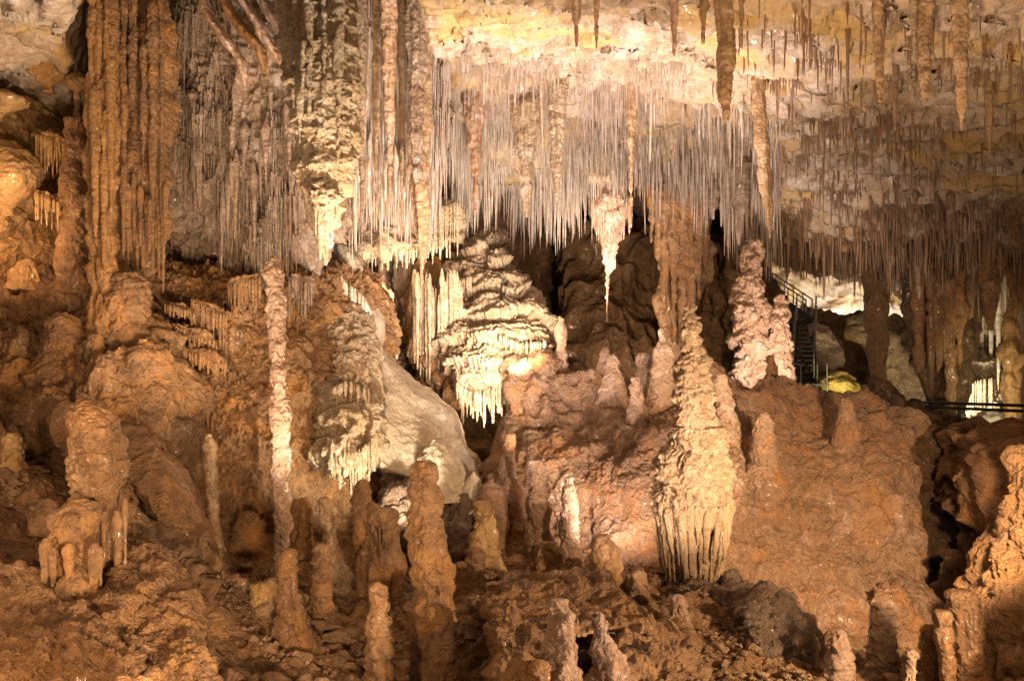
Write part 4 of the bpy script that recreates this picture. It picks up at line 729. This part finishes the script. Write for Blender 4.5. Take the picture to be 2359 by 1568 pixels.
# on the crest and the face of the mound
CR = dict(lump=(.03,2.6), tier2=(.02,6,.2), ring=(.012,10), fine=(.012,16))
sg([(727,1287,1293),(733,1283,1298),(780,1280,1303),(840,1278,1308),(880,1277,1310)], 14, 'pinkish', 'slim pale pink stalagmite standing on the mound crest, the tallest there', CR)
sg([(797,1390,1405),(806,1385,1407),(830,1378,1406),(860,1368,1402),(895,1358,1400)], 13.6, 'mound', 'leaning brown stalagmite with a pale top on the mound crest', CR)
sg([(815,1404,1420),(826,1397,1427),(850,1393,1432),(890,1386,1440)], 13.1, 'pinkish', 'round topped stalagmite right of the leaning one on the crest', CR)
sg([(813,1475,1486),(822,1469,1492),(850,1466,1495),(895,1462,1498)], 13.2, 'pinkish', 'thumb shaped stalagmite on the crest left of the stepped one', CR)
sg([(755,1521,1527),(762,1517,1531),(786,1516,1533),(795,1510,1543),(803,1504,1550),(850,1501,1552),(905,1494,1556)], 12.6, 'pinkish', 'stepped stalagmite like a candle on a thick stub, beside the great lit one', CR)
sg([(868,1456,1470),(878,1450,1478),(930,1450,1485),(980,1445,1492)], 12.1, 'pinkish', 'pale stub stalagmite on the mound face below the thumb shaped one', CR)
sg([(862,1651,1668),(872,1646,1677),(930,1648,1692)], 11.7, 'pinkish', 'pinkish stub stalagmite touching the right of the great lit neck', CR)
sg([(948,1752,1765),(958,1741,1776),(990,1734,1786),(1050,1728,1792)], 11.2, 'mound', 'squat stalagmite with an orange cap on the mound face right of the great lit one', CR)
sg([(918,1938,1960),(935,1932,1967),(970,1927,1974),(1035,1918,1978)], 12.0, 'mound', 'thick pale brown stub stalagmite on the right part of the mound', CR)
sg([(1098,1307,1318),(1108,1300,1324),(1140,1295,1328),(1190,1290,1332),(1260,1288,1338)], 10.5, 'pinkish', 'pale lit stalagmite at the left foot of the mound beside its own shadow', CR)
sg([(1000,1168,1184),(1030,1160,1188),(1120,1150,1195),(1260,1140,1205)], 11.6, 'mound', 'lumpy vertical rib at the left end of the mound', dict(lump=(.08,2.2), knob=(.04,5), fine=(.012,16)))
sg([(1060,1225,1245),(1085,1216,1262),(1180,1208,1270),(1310,1198,1276)], 10.9, 'mound', 'wide lumpy rib low on the left face of the mound', dict(lump=(.08,2.2), knob=(.04,5), fine=(.012,16)))
sg([(1100,1125,1142),(1130,1115,1152),(1260,1105,1160)], 11.3, 'mound', 'lowest lumpy rib at the left foot of the mound', dict(lump=(.08,2.2), knob=(.04,5), fine=(.012,16)))
# left side
sg([(998,10,30),(1008,4,42),(1050,0,52)], 8.8, 'ochre', 'pale knob stalagmite at the left edge below the black hole')
sg([(1148,88,118),(1160,78,128),(1200,70,132),(1250,64,134)], 7.9, 'wall', 'dark rounded stalagmite behind the left foreground lobe')
sg([(838,356,376),(855,347,386),(950,345,392),(1030,338,398)], 10.6, 'wall', 'rounded brown stalagmite on the left slope below the drip ledges')
sg([(858,398,412),(875,392,420),(950,390,424),(1040,386,428)], 10.7, 'wall', 'narrower brown stalagmite right next to the rounded one on the left slope')
sg([(630,268,315),(650,255,335),(690,250,345),(740,256,345),(790,262,338)], 11.0, 'wall', 'bulb shaped brown stalagmite at the foot of the broad ribbed column')
sg([(780,318,338),(800,312,346),(840,312,345),(880,320,340)], 10.6, 'brown', 'pale smooth pod shaped stalagmite on the left slope', STG_S)
sg([(720,125,150),(735,112,175),(770,105,195),(810,100,200)], 11.0, 'wall', 'broad low dome stalagmite on the knobbly left slope')
sg([(770,205,225),(785,198,238),(850,195,240)], 10.7, 'wall', 'stub stalagmite right of the broad low dome on the left slope')
sg([(930,160,180),(940,150,190),(990,142,196)], 9.9, 'wall', 'low stub stalagmite behind the head of the big left one')

# ================================================================== STRAWS, SMALL STALACTITES, STONES
def cones(name, base, L, R, mat, label, sides=5, cat='stalactites', lean=.02):
    """many thin hanging cones in one mesh; base (n,3)"""
    n = len(base); tt = np.array([0, .35, .8, 1.0]); rr = np.array([1.15, .8, .55, .12]); k = len(tt)
    th = np.linspace(0, 2*np.pi, sides, endpoint=False); dx = RNG.normal(0, lean, (n, 2))
    V = np.zeros((n, k, sides, 3)); jit = 1 + RNG.normal(0, .12, (n, k))
    for i in range(k):
        r = R[:, None]*rr[i]*jit[:, i:i+1]
        V[:, i, :, 0] = base[:, 0:1] + dx[:, 0:1]*L[:, None]*tt[i] + r*np.cos(th)[None]
        V[:, i, :, 1] = base[:, 1:2] + dx[:, 1:2]*L[:, None]*tt[i] + r*np.sin(th)[None]
        V[:, i, :, 2] = base[:, 2:3] - L[:, None]*tt[i]
    f = gfaces(k, sides, True)[:, ::-1]; F = (f[None] + (np.arange(n)*k*sides)[:, None, None]).reshape(-1, 4)
    o = put(name, V, F, mat, origin=(0, 12, CZ)); return tag(o, label, cat, kind='stuff')
def sample_ceiling(n, x0, x1, Y0, Y1):
    px = RNG.uniform(x0, x1, n); Y = np.sqrt(RNG.uniform(Y0**2, Y1**2, n)); X = (px-PW/2)/PW*KX*Y
    z = ceil_z(X, Y); return px, X, Y, z, PY(z, Y)
# central forest of straws
px, X, Y, z, py = sample_ceiling(60000, 900, 1800, 10.5, 19.3)
top = np.interp(px, [360,800,1000,1080,1180,1300,1420,1500,1600,1700,1800], [-100,-60,150,110,125,118,160,215,235,250,270])
nz_ = fbm(np.stack([X*1.3, Y*1.3, z*0], -1), 3, 3)
keep = (py > top + 26*nz_) & (X > -1.35) & (Y < rim_y(px) + .4) & (RNG.random(len(px)) < .60 + .75*nz_) & (fbm(np.stack([X*3.1, Y*3.1, z*0], -1), 2, 8) > -.38)
keep |= (px > 1440) & (px < 1580) & (py > 125) & (py < 185) & (RNG.random(len(px)) < .8)
X, Y, z, px, py = (v[keep] for v in (X, Y, z, px, py))
L = RNG.gamma(1.9, .098, len(X))*(1+.5*fbm(np.stack([X*1.1, Y*1.1, z*0], -1), 3, 6))*(1+.5*sm(1.3, .2, rim_y(px)-Y))*np.interp(py, [100,200,400], [.55,.9,1.1]); L = np.clip(L*np.exp(RNG.normal(0, .35, len(L)) + .55*fbm(np.stack([X*3.6, Y*3.6, z*0], -1), 2, 1)), .04, 1.3)
R = RNG.uniform(.005, .014, len(X))*(1+1.1*(RNG.random(len(X)) > .93))*(1+.5*(L > .6))
cones('soda_straws', np.stack([X, Y, z+.06], -1), L, R, M['straw'], 'dense forest of thin white and orange straw stalactites under the middle of the ceiling', cat='straw stalactites')
# right hand bands
px, X, Y, z, py = sample_ceiling(46000, 1640, 2420, 8, 27)
P_ = np.stack([X, Y, z*0], -1); nz_ = fbm(P_*.9, 3, 5)
e = .15; gz = (ceil_z(X, Y+e) - ceil_z(X, Y-e))/(2*e)
band = sm(.15, .6, np.abs(gz)) + .7*np.exp(-((py-175-20*nz_)/14)**2) + .9*np.exp(-((py-275-25*nz_)/18)**2) + 1.2*sm(440, 480, py + 15*nz_)
keep = (RNG.random(len(px)) < .012 + band*.55*(.8+nz_)*sm(-.45, .1, fbm(P_*2.3, 2, 9))) & (Y < rim_y(px) + .3) & ((px > 1780) | (RNG.random(len(px)) < .6))
X, Y, z, px, py = (v[keep] for v in (X, Y, z, px, py))
L = np.clip(RNG.gamma(2, .10, len(X))*(1+.5*sm(450, 560, py))*(1-.6*(px > 1730)*(px < 2010)*(py > 575)), .05, 1.6); R = RNG.uniform(.008, .016, len(X))*(1+.7*sm(450, 560, py))*(1+.6*(L > .7))
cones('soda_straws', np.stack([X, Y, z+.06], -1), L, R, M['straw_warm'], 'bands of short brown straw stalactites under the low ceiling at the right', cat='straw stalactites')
# straws growing from the curtains of the left
def on_grid(P, n, y0f=0., y1f=1.):
    m, k = P.shape[:2]; i = RNG.integers(int(m*y0f), int((m-1)*y1f), n); j = RNG.integers(int(k*.02), int(k*.98), n); return P[i, j]
b = on_grid(cwP, 13000); b = b[fbm(b*1.6, 3, 3) > .02]; b[:, 1] -= RNG.uniform(.0, .12, len(b))
cones('soda_straws', b, np.clip(RNG.gamma(3, .10, len(b)), .08, 1.0), RNG.uniform(.008, .016, len(b)), M['curtain'], 'thin straws covering the purplish rock curtain at the upper left', cat='straw stalactites')
b = on_grid(cw2P, 7000); b[:, 1] -= RNG.uniform(.0, .15, len(b))
cones('soda_straws', b, np.clip(RNG.gamma(3, .12, len(b)), .08, 1.2), RNG.uniform(.008, .017, len(b)), M['straw'], 'thin pale straws covering the rock curtain right of the huge stalactite', cat='straw stalactites')

def hang(name, protos, spots, label, cat, group):
    for (x, y, z, L, w) in spots:
        src = random.choice(protos); o = src.copy(); COL.objects.link(o); o.name = name
        o.location = (x, y, z); s = L; o.scale = (w, w, s); o.rotation_euler = (0, 0, random.uniform(0, 6.28))
        o['label'] = label; o['category'] = cat; o['group'] = group
def proto_stalactites(mat, n=4):
    out = []
    for i in range(n+2):     # unit length, unit width, root at the origin
        nz, nt = 60, 22; t = np.linspace(0, 1, nz)[:, None]; th = np.linspace(0, 2*np.pi, nt, endpoint=False)[None]
        r = .5*(1-t)**(.5+.2*i)*np.minimum(1, .08+6*t) + .03; r = r*(1 + .12*np.sin(t*(9+i*4)+i)) * (1-.85*(t > .995))
        P = np.stack([r*np.cos(th) + .12*np.sin(t*3+i), r*np.sin(th) + .1*np.cos(t*2.3+i*2), -t + 0*th], -1)
        Q = P*np.array([3.5, 3.5, 6]) + i*9; P[..., :2] *= (1 + .25*vn(Q, i) + .15*vn(Q*2.5, i+1))[..., None]
        me = mesh_np('stalactite_mesh', P, gfaces(nz, nt, True)[:, ::-1], mat); out.append(me)
    return out
class _P:
    def __init__(s, me): s.me = me
    def copy(s): return bpy.data.objects.new('stalactite', s.me)
def spots_from(n, x0, x1, Y0, Y1, pyr, Lr, Wr, thr=-9):
    r = []
    while len(r) < n:
        px = random.uniform(x0, x1); Y = random.uniform(Y0, Y1); X = (px-PW/2)/PW*KX*Y; z = float(ceil_z(np.array(X), np.array(Y))); py = PY(z, Y)
        if not (pyr[0] < py < pyr[1]) or Y > float(rim_y(px))+.3: continue
        L = random.uniform(*Lr); r.append((X, Y, z+.08, L, random.uniform(*Wr)*(.6+.4*L/Lr[1])))
    return r
pr_w = [_P(m) for m in proto_stalactites(M['straw'])]; pr_b = [_P(m) for m in proto_stalactites(M['straw_warm'])]; pr_o = [_P(m) for m in proto_stalactites(M['orange'], 3)]; pr_c = [_P(m) for m in proto_stalactites(M['curtain'])]
hang('stalactite', pr_w, spots_from(55, 990, 1740, 12, 19, (190, 450), (.35, 1.0), (.05, .12)), 'slender pale stalactite hanging among the dense straws of the middle ceiling', 'stalactite', 'slender stalactites among the straws of the middle ceiling')
hang('stalactite', pr_b, spots_from(60, 1740, 2400, 15, 24, (440, 575), (.3, .95), (.07, .2)) + spots_from(50, 2020, 2400, 18, 27, (520, 620), (.4, 1.2), (.09, .24)), 'brown stalactite in the dark fringe along the low ceiling edge at the right', 'stalactite', 'brown stalactites of the low ceiling edge at the right')
hang('stalactite', pr_o, spots_from(26, 1700, 2380, 8.5, 14, (-40, 330), (.15, .5), (.035, .07)), 'short orange stalactite on the pale ceiling in the upper right', 'stalactite', 'short orange stalactites on the upper right ceiling')
hang('stalactite', pr_b, [(x/1.0, y, float(ceil_z(np.array(x), np.array(y)))+.1, random.uniform(.6, 2.6), random.uniform(.08, .26)) for x, y in [(random.uniform(-2.6, 3.6), random.uniform(20.2, 24)) for _ in range(64)]],
     'dim brown stalactite in the dark space behind the rim of the straws', 'stalactite', 'dim stalactites of the dark space behind the straws')
sp = []
for q in on_grid(cwP, 46, .48, .8):
    sp.append((q[0], q[1]-.13, q[2], random.uniform(.5, 1.3), random.uniform(.06, .14)))
hang('stalactite', pr_c, sp, 'long brown stalactite hanging over the left wall below the purplish curtain', 'stalactite', 'long stalactites hanging below the purplish curtain')
sp = []
for i in range(26):
    x = random.uniform(815, 1000); y = random.uniform(200, 430); d = random.uniform(11.4, 12.0); w = W(x, y, d); sp.append((w[0], w[1], w[2], random.uniform(.5, 1.0), random.uniform(.04, .08)))
hang('stalactite', pr_w, sp, 'thin pale stalactite in front of the pale curtain above the cream ledge', 'stalactite', 'thin stalactites in front of the pale curtain')

# stones
def stone_mesh(i, mat, sub=3):
    import bmesh
    bm = bmesh.new(); bmesh.ops.create_icosphere(bm, subdivisions=sub, radius=.5)
    co = np.array([v.co[:] for v in bm.verts]); s = np.array([1, .8, .62])*(1+.2*np.sin(i*np.array([1.3, 2.1, 3.7])))
    dirs = np.random.default_rng(50+i).normal(size=(9, 3)); dirs /= np.linalg.norm(dirs, axis=1, keepdims=True)
    for d in dirs:                                  # chop flat facets
        q = co@d; k = q > .36; co[k] -= ((q[k]-.36)*.85)[:, None]*d
    co = co*(1+.10*fbm(co*3+i*4, 3, i))[:, None]*s
    for v, c in zip(bm.verts, co): v.co = c
    me = bpy.data.meshes.new('rock_mesh'); bm.to_mesh(me); bm.free(); me.materials.append(mat)
    me.polygons.foreach_set('use_smooth', [True]*len(me.polygons)); return me
SM = [stone_mesh(i, M['stone']) for i in range(8)]
def place_rock(px, py, D, size, label, group):
    w = W(px, py, D); z = float(floor_z(np.array(w[0]), np.array(w[1])))
    o = bpy.data.objects.new('rock', random.choice(SM)); COL.objects.link(o); s = size
    o.location = (w[0], w[1], z + s*.16); o.scale = (s*random.uniform(.8, 1.3), s*random.uniform(.8, 1.2), s*random.uniform(.7, 1.1))
    o.rotation_euler = (random.uniform(-.4, .4), random.uniform(-.4, .4), random.uniform(0, 6.28)); tag(o, label, 'rock', group)
for i in range(95): place_rock(random.gauss(790, 90), 1500, random.uniform(5.4, 8.2), random.uniform(.10, .28), 'brown angular rock in the rubble heap left of the banded stalagmite', 'rocks of the rubble heap left of the banded stalagmite')
for i in range(70): place_rock(random.uniform(1040, 1480), 1400, random.uniform(7.6, 9.8), random.uniform(.08, .22), 'small brown rock in the rubble in front of the mound', 'rocks of the rubble in front of the mound')
for i in range(60): place_rock(random.uniform(1600, 2150), 1500, random.uniform(5.6, 8.6), random.uniform(.07, .20), 'dark brown rock on the ground in the lower right', 'rocks on the ground in the lower right')
for i in range(40): place_rock(random.uniform(430, 720), 1300, random.uniform(7.8, 10.2), random.uniform(.08, .2), 'brown rock among the small stalagmites of the left middle ground', 'rocks among the small stalagmites at the left')
# gravel
n = 34000; Y = np.exp(RNG.uniform(np.log(4.6), np.log(11), n)); pxx = RNG.uniform(-60, 2400, n); X = (pxx-PW/2)/PW*KX*Y
k = fbm(np.stack([X*1.1, Y*1.1, Y*0], -1), 3, 9) > -.12; X, Y = X[k], Y[k]; n = len(X); Z = floor_z(X, Y)
ico = np.array([[0,0,1],[.9,0,.3],[.28,.85,.35],[-.72,.53,.25],[-.72,-.53,.4],[.28,-.85,.3],[0,0,-.6]])*.5
fi = np.array([[0,1,2],[0,2,3],[0,3,4],[0,4,5],[0,5,1],[6,2,1],[6,3,2],[6,4,3],[6,5,4],[6,1,5]])
S = RNG.gamma(2.2, .016, n)+.008; a = RNG.uniform(0, 6.28, n); V = ico[None]*(1+RNG.normal(0, .22, (n, 7, 3)))*S[:, None, None]
V = np.stack([V[..., 0]*np.cos(a)[:, None]-V[..., 1]*np.sin(a)[:, None], V[..., 0]*np.sin(a)[:, None]+V[..., 1]*np.cos(a)[:, None], V[..., 2]*.75], -1)
V += np.stack([X, Y, Z+S*.2], -1)[:, None]
o = put('gravel', V, (fi[None]+(np.arange(n)*7)[:, None, None]).reshape(-1, 3), M['stone'], origin=(0, 7, 1), smooth=False); tag(o, 'loose brown gravel strewn over the cave floor', 'gravel', kind='stuff')

# ================================================================== STEEL STAIRS, RAILINGS, LAMP
def bar(name, a, b, r, mat, parent, sides=8, box=None):
    a = np.array(a, float); b = np.array(b, float); d = b-a; L = np.linalg.norm(d); d /= L
    u = np.cross(d, [0, 0, 1.]) if abs(d[2]) < .95 else np.cross(d, [1., 0, 0]); u /= np.linalg.norm(u); v = np.cross(u, d)
    if box: cs = [(box[0]*s, box[1]*q) for s, q in ((-1,-1),(1,-1),(1,1),(-1,1))]
    else: cs = [(r*math.cos(t), r*math.sin(t)) for t in np.linspace(0, 2*math.pi, sides, endpoint=False)]
    n = len(cs); V = np.array([p + u*c[0] + v*c[1] for p in (a, b) for c in cs] + [a, b])
    F = [[i, (i+1) % n, (i+1) % n+n, i+n] for i in range(n)]
    me = bpy.data.meshes.new(name); F = [tuple(f) for f in F] + [tuple(range(n))[::-1], tuple(range(n, 2*n))]
    me.from_pydata([tuple(p) for p in V[:2*n]-np.array(parent.location)], [], F); me.materials.append(mat); me.update(); return link(name, me, parent)
def flight(parent, A, B, width, steps, railh, wdir, posts=3, midrail=True):
    A, B, wdir = map(np.array, (A, B, wdir)); 
    for s in (-1, 1):
        o = wdir*s*width/2; bar('stringer', A+o, B+o, .03, M['darksteel'], parent, box=(.025, .09))
        up = np.array([0, 0, railh]); bar('handrail', A+o+up, B+o+up, .025, M['steel'], parent)
        if midrail: bar('mid_rail', A+o+up*.5, B+o+up*.5, .014, M['steel'], parent)
        for i in range(posts): p = A+(B-A)*i/(posts-1)+o; bar('post', p, p+up, .024, M['steel'], parent)
    for i in range(steps):
        p = A + (B-A)*(i+.5)/steps; bar('tread', p-wdir*width/2, p+wdir*width/2, .02, M['darksteel'], parent, box=(.12, .018))
st = thing('staircase', 'steel staircase with a steep lower flight and an upper flight rising to the left', 'staircase', W(1850, 890, 26))
A = W(1851, 880, 26.0); B = W(1858, 742, 28.2)
flight(st, A, B, .60, 13, .78, (1, 0, 0), 3)
bar('landing', B+np.array([-.45, .35, 0]), B+np.array([.45, .35, 0]), .1, M['darksteel'], st, box=(.45, .03))
flight(st, W(1864, 738, 28.9), W(1762, 668, 31.0), .6, 10, .66, (0, 1, 0), 6)
for dx in (-.35, .35): bar('post', B+np.array([dx, .5, -2.2]), B+np.array([dx, .5, 0]), .05, M['darksteel'], st)
bar('landing', A+np.array([-.38, -.5, -.03]), A+np.array([.38, -.5, -.03]), .1, M['darksteel'], st, box=(.45, .03))
for dx in (-.36, .36):
    for dy in (-.9, -.1): bar('post', A+np.array([dx, dy, -1.2]), A+np.array([dx, dy, .55]), .022, M['steel'], st)
    bar('handrail', A+np.array([dx, -.9, .52]), A+np.array([dx, -.1, .52]), .02, M['steel'], st)
# upper walkway behind
wk = thing('walkway', 'dark raised walkway with a railing high behind the brown column cluster', 'walkway', W(1675, 645, 29))
bar('deck', W(1600, 648, 29), W(1715, 644, 29.5), .1, M['darksteel'], wk, box=(.3, .10))
for h in (.18, .36): bar('rail', W(1600, 648, 28.7)+np.array([0, 0, h]), W(1715, 644, 29.2)+np.array([0, 0, h]), .016, M['darksteel'], wk)
for x in (1612, 1640, 1668, 1690, 1708): bar('post', W(x, 646, 28.7), W(x, 646, 28.7)+np.array([0, 0, .36]), .02, M['steel'], wk)
lp = thing('lamp', 'small bluish white lamp glowing under the raised walkway', 'lamp', W(1683, 664, 27.6))
import bmesh
def ball_mesh(name, r, mat, parent, off=(0, 0, 0), sc=(1, 1, 1)):
    bm = bmesh.new(); bmesh.ops.create_uvsphere(bm, u_segments=16, v_segments=10, radius=r)
    for v in bm.verts: v.co = Vector((v.co.x*sc[0]+off[0], v.co.y*sc[1]+off[1], v.co.z*sc[2]+off[2]))
    me = bpy.data.meshes.new(name); bm.to_mesh(me); bm.free(); me.materials.append(mat); return link(name, me, parent)
ball_mesh('bulb', .05, M['lamp'], lp); bar('bracket', W(1683, 661, 27.66), W(1683, 646, 28.6), .015, M['darksteel'], lp); ball_mesh('housing', .075, M['darksteel'], lp, (0, .08, .03), (1, .7, 1))
lamp(W(1683, 665, 27.45), 12, (.75, .8, 1), None, radius=.04)
# walkway railing along the right
def railing(pts, D0, D1, hs, name, label, mat, r, posts, ph):
    t = thing(name, label, 'railing', W(pts[0][0], pts[0][1], D0)); A_ = W(*pts[0], D0); B_ = W(*pts[1], D1)
    for h in hs: bar('rail', A_+np.array([0, 0, h[0]]), B_+np.array([0, 0, h[1]]), r, mat, t)
    for f in posts: p = A_+(B_-A_)*f; bar('post', p-np.array([0, 0, ph]), p+np.array([0, 0, .03]), r*1.1, mat, t)
    return t
railing([(1955,921),(2460,937)], 24, 15, [(0, 0), (-.10, -.10)], 'railing', 'dark thin double railing running across in front of the far right chamber', M['darksteel'], .03, (.12, .38, .62, .9), .5)
railing([(2120,991),(2460,990)], 18.5, 16.5, [(0, 0), (-.22, -.22), (-.42, -.42)], 'railing', 'lower steel railing before the bright rocks at the right edge', M['steel'], .018, (.14, .4, .62, .85), .7)
